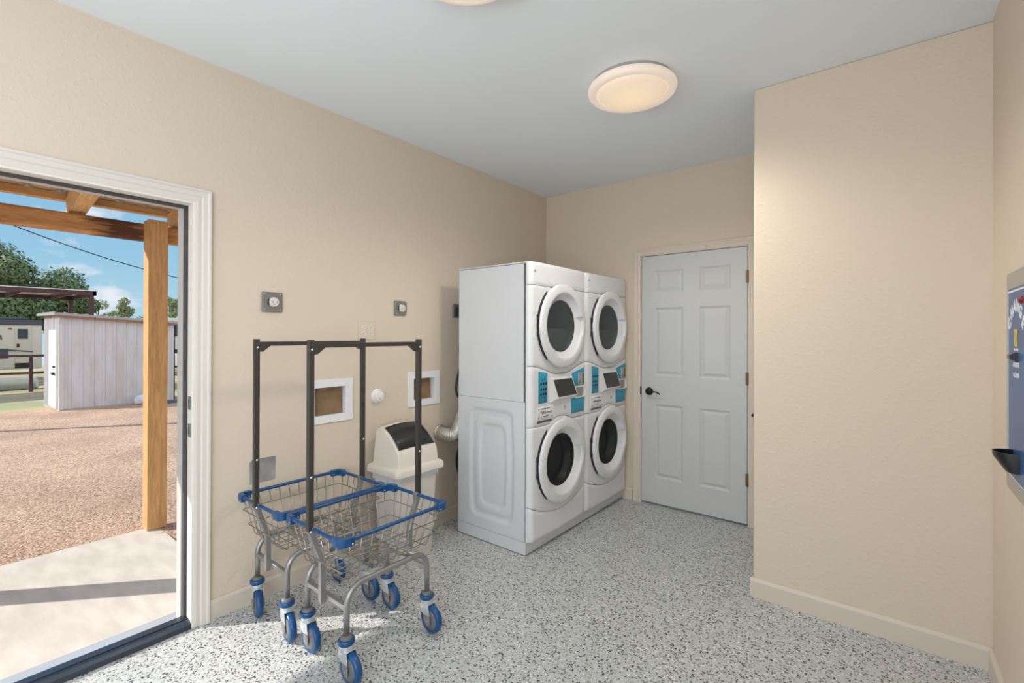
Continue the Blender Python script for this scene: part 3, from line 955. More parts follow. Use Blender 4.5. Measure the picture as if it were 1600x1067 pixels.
    def dot(name, y, z, r, m, parent, off=0.003, h=0.003, n=12):
        bm = B(); lathe(bm, [(0.0, h), (r * 0.8, h), (r, h * 0.6), (r, -0.004)], (XF(o(y), off), o(y), z), 'x', n)
        return obj(name, bm, m, parent, smooth='auto')
    for z in (1.080, 1.043, 1.013):
        for y in (2.478, 2.505, 2.532):
            dot('button', y, z, 0.0095, M['black'], kp)
    def letters(name, s, y, z, size, m, parent, off=0.0035, bold=0.0, shear=0.0):
        x = XF(o(y), off)
        dx = (XF(o(y) + 0.02) - XF(o(y) - 0.02)) / 0.04
        tx = Vector((dx, 1, 0)).normalized(); tz = Vector((0, 0, 1)); tn = tx.cross(tz)
        mw = Matrix(((tx.x, 0, tn.x, x), (tx.y, 0, tn.y, o(y)), (0, 1, 0, z), (0, 0, 0, 1)))
        return obj(name, text_bm(s, size, mw, bold=bold, shear=shear), m, parent)
    letters('keypad_text', 'SELECT', 2.505, 1.106, 0.013, M['grey_ink'], kp, off=0.0036)
    letters('keypad_text', 'OPTIONS', 2.505, 0.990, 0.012, M['grey_ink'], kp, off=0.0036)
    for (y, z) in ((2.461, 1.148), (2.540, 1.128), (2.461, 0.966), (2.540, 0.966)):
        dot('screw', y, z, 0.003, M['grey_ink'], kp, h=0.001, n=8)
    # raised console and tilted display
    bm = B()
    bz = [(2.590, 1.104), (2.846, 1.100), (2.903, 0.972), (2.640, 0.968)]
    fr = [(2.606, 1.096), (2.836, 1.095), (2.886, 0.980), (2.650, 0.980)]
    A = [bm.verts.new((XF(o(y), -0.006), o(y), z)) for y, z in [(2.572, 1.118), (2.862, 1.112), (2.912, 0.962), (2.560, 0.935)]]
    Cc = [bm.verts.new((XF(o(y), 0.010 + (1.10 - z) * 0.10), o(y), z)) for y, z in bz]
    for k in range(4): bm.faces.new([A[k], A[(k + 1) % 4], Cc[(k + 1) % 4], Cc[k]])
    bm.faces.new(Cc)
    con = obj('display_console', bm, M['app_front'], cp, bevel=0.004)
    bm = B()
    Fr = [bm.verts.new((XF(o(y), 0.0118 + (1.10 - z) * 0.10), o(y), z)) for y, z in fr]
    Bk = [bm.verts.new((XF(o(y), 0.006 + (1.10 - z) * 0.10), o(y), z)) for y, z in fr]
    bm.faces.new(Fr)
    for k in range(4): bm.faces.new([Bk[k], Bk[(k + 1) % 4], Fr[(k + 1) % 4], Fr[k]])
    obj('display_screen', bm, M['screen'], con)
    # coin plates
    cpl = plate('coin_plate', M['cyan'], 2.856, 3.051, lin(2.856, 1.034, 3.051, 1.030), lambda y: min(1.125 + (y - o(2.856)) * 0.19, arc_up(y) - 0.006))
    plate('lower_plate', M['cyan'], 2.845, 3.051, lambda y: 0.842, lin(2.845, 0.952, 3.051, 0.944))
    bm = B(); box(bm, XF(o(2.96)) - 0.004, XF(o(2.96)) + 0.010, o(2.937), o(3.005), 1.037, 1.122)
    cs = obj('coin_slot', bm, M['steel'], cpl, bevel=0.002)
    bm = B(); box(bm, XF(o(2.96)) + 0.009, XF(o(2.96)) + 0.0115, o(2.992), o(3.001), 1.042, 1.116)
    obj('slot_edge', bm, M['black'], cs)
    for (y, z) in ((2.952, 1.066), (2.952, 1.052)):
        bm = B(); lathe(bm, [(0.0, 0.003), (0.004, 0.003), (0.005, -0.002)], (XF(o(2.96)) + 0.010, o(y), z), 'x', 10)
        obj('reject_button', bm, M['black'], cs, smooth='auto')
    for (y, z) in ((2.866, 1.105), (2.866, 1.045), (3.035, 1.135), (3.035, 1.045)):
        dot('screw', y, z, 0.003, M['grey_ink'], cpl, h=0.001, n=8)
    # coin return: a white cup frame round a metal pocket
    ya_, yb_ = 2.900, 3.052
    bm = B()
    xs = XF(o(2.97))
    holed_slab(bm, 'x', xs - 0.01, xs + 0.006, o(ya_), o(yb_), 0.944, 1.028, [(o(2.911), o(3.044), 0.953, 1.020)])
    cr_ = obj('coin_return', bm, M['app_front'], cp, bevel=0.002)
    bm = B(); box(bm, xs - 0.002, xs + 0.003, o(2.911), o(3.004), 0.953, 1.020)
    obj('return_pocket', bm, M['pocket'], cr_)
    # maker's plate with lettering
    npl = plate('name_plate', M['plastic_white'], 2.438, 2.612, lin(2.438, 0.846, 2.612, 0.846), lin(2.438, 0.929, 2.612, 0.928), off=0.004)
    letters('lettering', 'Whirlpool', 2.530, 0.893, 0.030, M['grey_ink'], npl, off=0.0048, shear=0.3)
    letters('lettering', 'COMMERCIAL LAUNDRY', 2.525, 0.918, 0.0095, M['grey_ink'], npl, off=0.0048)
    letters('lettering', 'ENERGY EFFICIENT', 2.530, 0.868, 0.006, M['grey_ink'], npl, off=0.0048)
    for (y, z) in ((2.451, 0.918), (2.600, 0.918), (2.451, 0.862), (2.600, 0.862)):
        dot('screw', y, z, 0.0045, M['grey_ink'], npl, off=0.004, h=0.0012, n=10)
    bm = shell(o(2.440), o(2.600), lambda y: 0.828, lambda y: 0.843, off=0.001, thick=0.006, rad=0.001, nu=6, nv=2)
    obj('drawer_pull', bm, M['pull'], cp)
    # small drop emblem
    bm = B()
    x = XF(o(2.76), 0.0006)
    pts = []
    for k in range(22):
        a = -0.5 + k / 21 * 5.6
        r = 0.011 if a < 4 else 0.011 - 0.003 * (a - 4)
        pts.append((x, o(2.76) + r * cos(a), 0.893 + r * sin(a)))
    tube(bm, pts, 0.0012, 6)
    tube(bm, [(x, o(2.76), 0.897), (x, o(2.764), 0.906), (x, o(2.758), 0.915)], 0.0012, 6)
    obj('drop_emblem', bm, M['grey_ink'], cp)
    return t

def glass_mat(name, tint, mixf, rough=0.03):
    m = bpy.data.materials.new(name); m.use_nodes = True
    N = m.node_tree.nodes; L = m.node_tree.links
    N.clear()
    tr = N.new('ShaderNodeBsdfTransparent'); tr.inputs[0].default_value = (*tint, 1)
    gl = N.new('ShaderNodeBsdfGlossy'); gl.inputs['Roughness'].default_value = rough; gl.inputs[0].default_value = (0.9, 0.95, 0.95, 1)
    mxs = N.new('ShaderNodeMixShader'); mxs.inputs[0].default_value = mixf
    L.new(tr.outputs[0], mxs.inputs[1]); L.new(gl.outputs[0], mxs.inputs[2])
    out = N.new('ShaderNodeOutputMaterial'); L.new(mxs.outputs[0], out.inputs[0])
    return m
M['dry_glass'] = glass_mat('dryer_glass', (0.30, 0.33, 0.33), 0.10)
M['wash_glass'] = glass_mat('washer_glass', (0.60, 0.62, 0.62), 0.035)
M['drum_grey'] = mat('dryer_drum_grey', (0.55, 0.57, 0.56), 0.4)
M['drum_panel'] = mat('dryer_baffle', (0.42, 0.45, 0.44), 0.5)
M['drum_dark'] = mat('washer_drum_steel', (0.45, 0.44, 0.43), 0.3, metal=0.9)
M['pocket'] = mat('pocket_metal', (0.36, 0.33, 0.29), 0.4, metal=0.4)
M['pull'] = mat('dark_pull', (0.10, 0.10, 0.10), 0.5)  # even dark grey for the strip below the name plate

mach = make_machine()
m2 = copy_tree(mach)
m2.location = mach.location + Vector((0, 0.691, 0))
m2['label'] = 'white coin laundry washer and dryer stack next to the white six-panel door'

# ------------------------------------------------------------------ laundry carts
def make_cart(cx, cy):
    t = thing('laundry_cart', 'wire laundry cart with blue rim and hanging rack standing nearer the camera', 'laundry cart', (cx, cy, 0), 'wire laundry carts')
    Lx, Ly = 0.153, 0.212        # caster stem offsets
    RZ = 0.590                   # rim height
    rx, ry = 0.214, 0.274
    bx, by, BZ = 0.152, 0.232, 0.395
    TZ = 0.372
    # two bent leg frames
    for s in (1, -1):
        bm = B()
        x = cx + s * Lx
        tube(bm, round_path([(x, cy - Ly, 0.178), (x, cy - Ly, TZ), (x, cy + Ly, TZ), (x, cy + Ly, 0.178)], 0.085, 10), 0.0125, 12)
        obj('leg_frame', bm, M['vein'], t, smooth=True)
    for s in (1, -1):
        bm = B(); box(bm, cx - Lx + 0.008, cx + Lx - 0.008, cy + s * Ly - 0.010, cy + s * Ly + 0.010, 0.283, 0.303)
        obj('end_bar', bm, M['vein'], t, bevel=0.002)
    for yy in (cy - 0.085, cy + 0.150):
        bm = B(); box(bm, cx - Lx + 0.003, cx + Lx - 0.003, yy - 0.016, yy + 0.016, TZ + 0.006, TZ + 0.014)
        obj('support_bar', bm, M['zinc'], t, bevel=0.002)
    # rim tubes
    bm = B()
    P = [(cx - rx, cy - ry, RZ), (cx + rx, cy - ry, RZ), (cx + rx, cy + ry, RZ), (cx - rx, cy + ry, RZ)]
    for a in range(4):
        p, q = P[a], P[(a + 1) % 4]
        d = Vector(q) - Vector(p); d.normalize()
        tube(bm, [Vector(p) + d * 0.012, Vector(q) - d * 0.012], 0.0085, 10)
    rim = obj('rim', bm, M['blue'], t, smooth='auto')
    for (sx, sy) in ((-1, -1), (1, -1), (1, 1), (-1, 1)):
        bm = B()
        X, Y = cx + sx * rx, cy + sy * ry
        path = round_path([(X - sx * 0.052, Y, RZ - 0.003), (X, Y, RZ - 0.003), (X, Y - sy * 0.052, RZ - 0.003)], 0.022, 6)
        # swept flattened clip
        rings = []
        m_ = len(path)
        for i, p in enumerate(path):
            d = (path[min(i + 1, m_ - 1)] - path[max(i - 1, 0)]).normalized()
            s_ = d.cross(Vector((0, 0, 1))).normalized()
            rings.append([bm.verts.new(p + s_ * a_ + Vector((0, 0, b_))) for a_, b_ in ((-0.011, -0.020), (0.011, -0.020), (0.0125, 0.0), (0.011, 0.015), (-0.011, 0.015), (-0.0125, 0.0))])
        for A, C in zip(rings, rings[1:]):
            for k in range(6): bm.faces.new([A[k], A[(k + 1) % 6], C[(k + 1) % 6], C[k]])
        bm.faces.new(rings[0]); bm.faces.new(rings[-1][::-1])
        cb = obj('corner_bracket', bm, M['blue'], t, bevel=0.002)
        for (px_, py_, nx_, ny_) in ((X - sx * 0.042, Y, 0, sy), (X, Y - sy * 0.042, sx, 0)):
            for side in (1, -1):
                bm = B()
                c = (px_ + nx_ * 0.012 * side, py_ + ny_ * 0.012 * side, RZ - 0.013)
                lathe(bm, [(0.0, 0.002), (0.003, 0.0015), (0.0035, -0.001)] if True else [], c, 'x' if nx_ else 'y', 8)
                obj('rivet', bm, M['zinc'], cb, smooth=True)
    # wire basket
    bm = B()
    wr = 0.0022
    nL, nS = 10, 7
    for i in range(nL):
        u = -1 + 2 * (i + 0.5) / nL
        yt, yb_ = cy + u * (ry - 0.012), cy + u * (by - 0.004)
        pts = [(cx - rx, yt, RZ), (cx - bx, yb_, BZ), (cx + bx, yb_, BZ), (cx + rx, yt, RZ)]
        tube(bm, round_path(pts, 0.022, 4), wr, 6)
    for i in range(nS):
        u = -1 + 2 * (i + 0.5) / nS
        xt, xb_ = cx + u * (rx - 0.012), cx + u * (bx - 0.004)
        pts = [(xt, cy - ry, RZ), (xb_, cy - by, BZ + 0.0044), (xb_, cy + by, BZ + 0.0044), (xt, cy + ry, RZ)]
        tube(bm, round_path(pts, 0.022, 4), wr, 6)
    for z in (0.522, 0.452):
        k = (RZ - z) / (RZ - BZ)
        qx, qy = rx + (bx - rx) * k + 0.008, ry + (by - ry) * k + 0.006
        pts = [(cx - qx, cy - qy, z), (cx + qx, cy - qy, z), (cx + qx, cy + qy, z), (cx - qx, cy + qy, z), (cx - qx, cy - qy, z)]
        full = []
        for a in range(4):
            p0, p1 = Vector(pts[a]), Vector(pts[a + 1])
            d = (p1 - p0).normalized()
            full += [p0 + d * 0.008, p1 - d * 0.008]
        tube(bm, full, wr * 1.1, 6, closed=True)
    obj('wire_basket', bm, M['wire'], t, smooth=True)
    # rack posts
    for s in (-1, 1):
        yo, yi = cy + s * 0.286, cy + s * 0.231
        bm = B()
        path = [Vector((cx, yi, 0.268)), Vector((cx, yi, 0.44)), Vector((cx, yo, 0.585))]
        w2 = 0.0115
        rings = []
        for p, dz in zip(path, (0, 0, 0)):
            rings.append([bm.verts.new(p + Vector((a * w2, b * w2, 0))) for a, b in ((-1, -1), (1, -1), (1, 1), (-1, 1))])
        for A, C in zip(rings, rings[1:]):
            for k in range(4): bm.faces.new([A[k], A[(k + 1) % 4], C[(k + 1) % 4], C[k]])
        bm.faces.new(rings[0][::-1]); bm.faces.new(rings[-1])
        obj('post_foot', bm, M['vein'], t, bevel=0.0015)
        bm = B(); box(bm, cx - w2, cx + w2, yo - w2, yo + w2, 0.585, 1.372)
        po = obj('rack_post', bm, M['post'], t, bevel=0.0015)
        bm = B(); prism(bm, [(yo, 1.358), (yo - s * 0.062, 1.358), (yo - s * 0.062, 1.342), (yo - s * 0.024, 1.312), (yo - s * 0.010, 1.312), (yo, 1.318)], 'x', cx - w2 - 0.0025, cx + w2 + 0.0025)
        obj('gusset', bm, M['post'], t, bevel=0.001)
        bm = B(); box(bm, cx - 0.014, cx + 0.014, yo - s * 0.004, yo - s * 0.022, 0.560, 0.600)
        obj('post_clip', bm, M['vein'], t, bevel=0.001)
        for z in (1.332, 0.806, 0.583):
            bm = B(); lathe(bm, [(0.0, 0.003), (0.004, 0.0025), (0.0055, 0.0)], (cx + w2 + (0.0025 if z > 1 else 0), yo, z), 'x', 10)
            obj('bolt', bm, M['chrome'], po, smooth=True)
    bm = B(); box(bm, cx - 0.010, cx + 0.010, cy - 0.276, cy + 0.276, 1.339, 1.359)
    obj('rack_rail', bm, M['post'], t, bevel=0.0015)
    # casters
    for (sx, sy) in ((1, -1), (-1, -1), (1, 1), (-1, 1)):
        X, Y = cx + sx * Lx, cy + sy * Ly
        W = 0.0635
        TR = 0.034
        bm = B()
        lathe(bm, [(0.0, 0.150), (0.026, 0.150), (0.028, 0.140), (0.024, 0.128), (0.0, 0.126)], (X, Y, 0), 'z', 24)
        box(bm, X - 0.020, X + 0.034, Y - 0.024, Y + 0.024, 0.1285, 0.1325)
        for sd_ in (-1, 1):
            yy = Y + sd_ * 0.0225
            prism(bm, [(X - 0.020, 0.131), (X + 0.034, 0.131), (X + 0.046, W + 0.012), (X + 0.044, W - 0.008), (X + 0.026, W - 0.010), (X + 0.012, W + 0.014), (X - 0.018, 0.098)], 'y', yy - 0.0015, yy + 0.0015)
        ca = obj('caster', bm, M['zinc'], t, bevel=0.001, origin=(X, Y, 0.178))
        bm = B(); lathe(bm, [(0.0, 0.170), (0.031, 0.170), (0.034, 0.165), (0.034, 0.154), (0.030, 0.149), (0.0, 0.149)], (X, Y, 0), 'z', 28)
        obj('swivel_collar', bm, M['blue'], ca, smooth='auto')
        bm = B(); lathe(bm, [(0.0, 0.184), (0.017, 0.184), (0.023, 0.178), (0.024, 0.170), (0.0, 0.170)], (X, Y, 0), 'z', 24)
        obj('stem_nut', bm, M['hub'], ca, smooth='auto')
        WX = X + TR
        bm = B()
        lathe(bm, [(0.046, -0.015), (0.055, -0.016), (0.0615, -0.011), (W, 0.0), (0.0615, 0.011), (0.055, 0.016), (0.046, 0.015)], (WX, Y, W), 'y', 40)
        obj('wheel', bm, M['blue'], ca, smooth=True)
        bm = B()
        lathe(bm, [(0.0, -0.0195), (0.030, -0.0185), (0.044, -0.016), (0.046, -0.014), (0.046, 0.014), (0.044, 0.016), (0.030, 0.0185), (0.0, 0.0195)], (WX, Y, W), 'y', 32)
        obj('wheel_hub', bm, M['hub'], ca, smooth='auto')
        for sd_ in (-1, 1):
            bm = B()
            prism(bm, [(WX - 0.024, W + 0.022), (WX + 0.014, W + 0.022), (WX + 0.018, W - 0.004), (WX + 0.010, W - 0.020), (WX - 0.006, W - 0.020), (WX - 0.020, W - 0.002)], 'y', Y + sd_ * 0.0255 - 0.0012, Y + sd_ * 0.0255 + 0.0012)
            obj('thread_guard', bm, M['guard'], ca, bevel=0.001)
        bm = B(); tube(bm, [(WX, Y - 0.030, W), (WX, Y + 0.030, W)], 0.005, 10)
        obj('axle', bm, M['chrome'], ca, smooth='auto')
    return t
cart = make_cart(0.724, 1.288)
c2 = copy_tree(cart)
c2.location = (0.269, 1.268, 0)
c2['label'] = 'wire laundry cart with blue rim and hanging rack standing against the beige wall'
k = 0
for ch in c2.children:
    if ch.name.startswith('caster'):
        ch.rotation_euler = (0, 0, radians((-8, -16, 4, 0)[k % 4])); k += 1

# ------------------------------------------------------------------ trash can
BX0, BX1, BY0, BY1 = 0.035, 0.318, 1.765, 2.108
t = thing('trash_can', 'beige plastic trash can with black swing flap beside the washers', 'trash can', ((BX0 + BX1) / 2, (BY0 + BY1) / 2, 0))
def rrect(x0, x1, y0, y1, r, n=5):
    out = []
    for (cx_, cy_, a0) in ((x1 - r, y0 + r, -pi / 2), (x1 - r, y1 - r, 0), (x0 + r, y1 - r, pi / 2), (x0 + r, y0 + r, pi)):
        for k_ in range(n + 1):
            a = a0 + pi / 2 * k_ / n
            out.append((cx_ + r * cos(a), cy_ + r * sin(a)))
    return out
def loft(bm, rings, cap0=True, cap1=True):
    R = [[bm.verts.new(p) for p in r] for r in rings]
    n = len(R[0])
    for A, C in zip(R, R[1:]):
        for k_ in range(n): bm.faces.new([A[k_], A[(k_ + 1) % n], C[(k_ + 1) % n], C[k_]])
    if cap0: bm.faces.new(R[0][::-1])
    if cap1: bm.faces.new(R[-1])
    return R
bm = B()
loft(bm, [[(x, y, z) for x, y in rrect(BX0 + s, BX1 - s, BY0 + s, BY1 - s, 0.03)] for s, z in ((0.036, 0.0), (0.033, 0.008), (0.012, 0.53), (0.008, 0.548))])
obj('bin_body', bm, M['bin_body'], t, smooth='auto')
# liner folded over the rim
random.seed(4)
bm = B()
base = rrect(BX0 + 0.004, BX1 - 0.004, BY0 + 0.004, BY1 - 0.004, 0.03, 8)
dn = []
for i, (x, y) in enumerate(base):
    dn.append((x, y, 0.497 + 0.014 * sin(i * 0.9) + random.uniform(-0.006, 0.006)))
loft(bm, [[(x, y, 0.548) for x, y in base], [(x + random.uniform(-.002, .002), y + random.uniform(-.002, .002), 0.52) for x, y in base], dn], False, False)
obj('bin_liner', bm, M['bag'], t, smooth=True)
# lid: flange plus hood with sloping face
bm = B()
loft(bm, [[(x, y, z) for x, y in rrect(BX0 - s, BX1 + s, BY0 - s, BY1 + s, 0.03)] for s, z in ((0.012, 0.535), (0.020, 0.540), (0.020, 0.572), (0.012, 0.582), (-0.006, 0.590))])
lid = obj('lid_rim', bm, M['bin'], t, smooth='auto')
bm = B()
def hood_x(u):   # side outline of the hood, u 0..1 from the front foot over the slope to the back
    return u
out = [(BX1 - 0.014, 0.586), (BX1 - 0.022, 0.668), (BX1 - 0.034, 0.686), (BX1 - 0.085, 0.738), (BX1 - 0.135, 0.778), (BX1 - 0.185, 0.806), (BX1 - 0.205, 0.812), (BX0 + 0.045, 0.806), (BX0 + 0.030, 0.790), (BX0 + 0.016, 0.586)]
ns = 14
rows = []
for i in range(ns + 1):
    u = i / ns
    rowv = []
    for (x, z) in out:
        hz_ = (z - 0.586) / 0.226
        ins = 0.012 + 0.014 * hz_
        y = BY0 + ins + (BY1 - BY0 - 2 * ins) * u
        bulge = 0.016 * (1 - (2 * u - 1) ** 2)
        rowv.append(bm.verts.new((x + bulge * 0.4 * (1 if x > 0.15 else 0), y, z + bulge * hz_)))
    rows.append(rowv)
for A, C in zip(rows, rows[1:]):
    for k_ in range(len(out) - 1):
        bm.faces.new([A[k_], A[k_ + 1], C[k_ + 1], C[k_]])
bm.faces.new(rows[0]); bm.faces.new(rows[-1][::-1])
obj('hood', bm, M['bin'], lid, bevel=0.004, angle=30)
bm = B()
fl = [(BX1 - 0.037, 0.690), (BX1 - 0.085, 0.7385), (BX1 - 0.135, 0.7785), (BX1 - 0.186, 0.8065)]
rows = []
for i in range(ns + 1):
    u = 0.045 + 0.91 * i / ns
    rowv = []
    for (x, z) in fl:
        hz_ = (z - 0.586) / 0.226
        ins = 0.012 + 0.014 * hz_
        y = BY0 + ins + (BY1 - BY0 - 2 * ins) * u
        bulge = 0.016 * (1 - (2 * u - 1) ** 2)
        rowv.append(bm.verts.new((x + 0.003 + bulge * 0.4, y, z + 0.004 + bulge * hz_)))
    rows.append(rowv)
for A, C in zip(rows, rows[1:]):
    for k_ in range(3):
        bm.faces.new([A[k_], A[k_ + 1], C[k_ + 1], C[k_]])
fo = obj('swing_flap', bm, M['flap'], lid, smooth=True)
md = fo.modifiers.new('solid', 'SOLIDIFY'); md.thickness = 0.004; md.offset = 0

# ------------------------------------------------------------------ wall fittings
def receptacle_cover(y, z, s, label, clip):
    t = thing('dryer_receptacle', label, 'electrical outlet', (0, y, z - s / 2), 'grey dryer receptacles')
    bm = B()
    h = s / 2; c = s * 0.12
    if clip: pts = [(y - h, z - h), (y + h - c, z - h), (y + h, z - h + c), (y + h, z + h - c), (y + h - c, z + h), (y - h, z + h)]
    else: pts = [(y - h, z - h), (y + h, z - h), (y + h, z + h), (y - h, z + h)]
    prism(bm, pts, 'x', 0.0, 0.014)
    cv = obj('cover_plate', bm, M['cover_grey'], t, bevel=0.004)
    bm = B(); lathe(bm, [(0.0, 0.030), (0.022, 0.030), (0.026, 0.024), (0.027, 0.012)], (0, y + 0.004, z), 'x', 28)
    f = obj('receptacle_face', bm, M['clear'], t, smooth='auto')
    for dy, dz, wv, hv in ((-0.010, 0, 0.003, 0.012), (0.012, 0, 0.003, 0.012), (0, -0.012, 0.009, 0.003)):
        bm = B(); box(bm, 0.0298, 0.0306, y + 0.004 + dy - wv / 2, y + 0.004 + dy + wv / 2, z + dz - hv / 2, z + dz + hv / 2)
        obj('slot', bm, M['grey_ink'], f)
    bm = B(); box(bm, 0.0135, 0.022, y - 0.026, y - 0.021, z - 0.016, z + 0.016)
    obj('gap', bm, M['black'], cv)
    for sy in (-1, 1):
        for sz in (-1, 1):
            bm = B(); lathe(bm, [(0.0, 0.0165), (0.004, 0.016), (0.005, 0.013)], (0, y + sy * (h - 0.011), z + sz * (h - 0.011)), 'x', 10)
            obj('screw', bm, M['steel'], cv, smooth=True)
    return t
receptacle_cover(1.172, 1.566, 0.106, 'grey square dryer receptacle high on the wall above the rear cart, nearest the doorway', False)
receptacle_cover(2.021, 1.571, 0.098, 'grey clipped-corner dryer receptacle above and right of the four-socket outlet', True)

t = thing('dryer_receptacle', 'dark dryer receptacle with plug, half hidden behind the machines', 'electrical outlet', (0, 2.56, 1.52), 'grey dryer receptacles')
bm = B(); box(bm, 0.0, 0.014, 2.508, 2.612, 1.522, 1.626)
obj('cover_plate', bm, M['cover_grey'], t, bevel=0.006)
t2 = thing('appliance_cable', 'thick black power cord looping down beside the washer stack', 'power cord', (0.06, 2.57, 0.3))
bm = B(); lathe(bm, [(0.030, 0.014), (0.032, 0.020), (0.030, 0.05), (0.022, 0.062), (0.0, 0.062)], (0, 2.562, 1.574), 'x', 20)
box(bm, 0.016, 0.060, 2.53, 2.594, 1.53, 1.58)
obj('plug', bm, M['rubber'], t2, smooth='auto')
bm = B(); tube(bm, round_path([(0.06, 2.545, 1.53), (0.065, 2.545, 1.40), (0.07, 2.515, 1.30), (0.075, 2.53, 1.17), (0.08, 2.485, 1.06), (0.08, 2.472, 0.97), (0.09, 2.51, 0.905), (0.12, 2.60, 0.925), (0.185, 2.66, 0.94)], 0.05, 6), 0.0085, 10)
obj('cable', bm, M['rubber'], t2, smooth=True)
t3 = thing('drain_hose', 'black drain hose low down behind the washer', 'hose', (0.1, 2.54, 0.1))
bm = B(); tube(bm, round_path([(0.185, 2.62, 0.60), (0.09, 2.515, 0.58), (0.07, 2.495, 0.46), (0.08, 2.515, 0.34), (0.17, 2.60, 0.24), (0.175, 2.62, 0.014)], 0.08, 6), 0.014, 12)
obj('hose', bm, M['rubber'], t3, smooth=True)

# four-socket outlet
t = thing('wall_outlet', 'beige double-gang outlet plate with four sockets above the carts', 'electrical outlet', (0, 1.759, 1.36))
bm = B(); box(bm, 0.0, 0.007, 1.700, 1.818, 1.360, 1.476)
pl = obj('outlet_plate', bm, M['outlet_paint'] if 'outlet_paint' in M else M['wall'], t, bevel=0.003)
for y in (1.735, 1.787):
    for z in (1.438, 1.400):
        bm = B(); lathe(bm, [(0.0, 0.0095), (0.014, 0.0095), (0.0155, 0.007)], (0, y, z), 'x', 20)
        s = obj('socket', bm, M['bin'], pl, smooth='auto')
        bm = B()
        for dy in (-0.0055, 0.0055): box(bm, 0.0093, 0.0100, y + dy - 0.001, y + dy + 0.001, z - 0.001, z + 0.007)
        lathe(bm, [(0.0, 0.010), (0.0026, 0.010), (0.0026, 0.009)], (0, y, z - 0.007), 'x', 8)
        obj('socket_slots', bm, M['grey_ink'], s)

def outlet_box(v, label, tilt):
    y0, y1, z0, z1 = v
    t = thing('recessed_wall_box', label, 'recessed box', (0, (y0 + y1) / 2, z0 - 0.043), 'white recessed laundry wall boxes')
    bm = B()
    holed_slab(bm, 'x', 0.0, 0.010, y0 - 0.044, y1 + 0.046, z0 - 0.042, z1 + 0.044, [(y0 + 0.003, y1 - 0.003, z0 + 0.003, z1 - 0.003)])
    obj('frame', bm, M['plastic_white'], t, bevel=0.002)
    bm = B()
    a, b, c, d = y0 + 0.0015, y1 - 0.0015, z0 + 0.0015, z1 - 0.0015
    for q in (((0.005, a, c), (0.005, a, d), (-0.09, a, d), (-0.09, a, c)), ((0.005, b, c), (0.005, b, d), (-0.09, b, d), (-0.09, b, c)),
              ((0.005, a, c), (0.005, b, c), (-0.09, b, c), (-0.09, a, c)), ((0.005, a, d), (0.005, b, d), (-0.09, b, d), (-0.09, a, d)),
              ((-0.09, a, c), (-0.09, b, c), (-0.09, b, d), (-0.09, a, d))):
        bm.faces.new([bm.verts.new(p) for p in q])
    obj('box_shell', bm, M['plastic_white'], t)
    bm = B()
    prism(bm, [(a + 0.002, c + 0.002), (b - 0.002, c + 0.002), (b - 0.002 - tilt, d - 0.002), (a + 0.002, d - 0.002)], 'x', -0.028 - tilt * 0.6, -0.024 - tilt * 0.6)
    obj('cardboard_insert', bm, M['cardboard'], t)
    return t
outlet_box(VENT1, 'white-framed recessed wall box with brown cardboard inside, left of the round pipe cap', 0.006)
outlet_box(VENT2, 'white-framed recessed wall box with brown cardboard inside, above the trash can', 0.016)

t = thing('cleanout_plug', 'white round cleanout cap on the beige wall between the two recessed boxes', 'pipe cap', (0, 1.845, 0.955))
bm = B(); lathe(bm, [(0.046, 0.0), (0.047, 0.006), (0.038, 0.012), (0.033, 0.014), (0.033, 0.034), (0.030, 0.038), (0.0, 0.038)], (0, 1.842, 0.996), 'x', 32)
cp_ = obj('cap', bm, M['pvc'], t, smooth='auto')
bm = B(); lathe(bm, [(0.016, 0.037), (0.015, 0.050), (0.0, 0.052)], (0, 1.842, 0.996), 'x', 8)
obj('plug_nut', bm, M['pvc'], cp_, smooth='auto')

bm = B()
prism(bm, [(1.064, 0.614), (1.192, 0.617), (1.196, 0.738), (1.080, 0.742), (1.063, 0.728)], 'x', 0.0, 0.004)
tagit(obj('wall_patch', bm, M['putty'], None, bevel=0.001, origin=(0, 1.128, 0.614)), 'smeared grey square patch low on the wall behind the rear cart', 'wall patch')

t = thing('exhaust_duct', 'silver foil dryer exhaust duct curving from the wall behind the machines', 'duct', (0.0, 2.39, 0.6))
bm = B()
pp = round_path([(0.0, 2.385, 0.675), (0.075, 2.385, 0.668), (0.135, 2.42, 0.665), (0.14, 2.46, 0.74), (0.13, 2.50, 0.80), (0.150, 2.56, 0.86)], 0.09, 12)
dens = []
for a_, b_ in zip(pp, pp[1:]):
    n_ = max(1, int((b_ - a_).length / 0.005))
    dens += [a_.lerp(b_, q / n_) for q in range(n_)]
dens.append(pp[-1])
tube(bm, dens, 0.05, 24, radii=[0.050 + 0.0028 * sin(i * 2.1) for i in range(len(dens))])
obj('duct_tube', bm, M['foil'], t, smooth=True)
bm = B(); lathe(bm, [(0.052, 0.0), (0.058, 0.004), (0.056, 0.016), (0.051, 0.018)], (0, 2.385, 0.675), 'x', 32)
obj('wall_collar', bm, M['foil'], t, smooth=True)

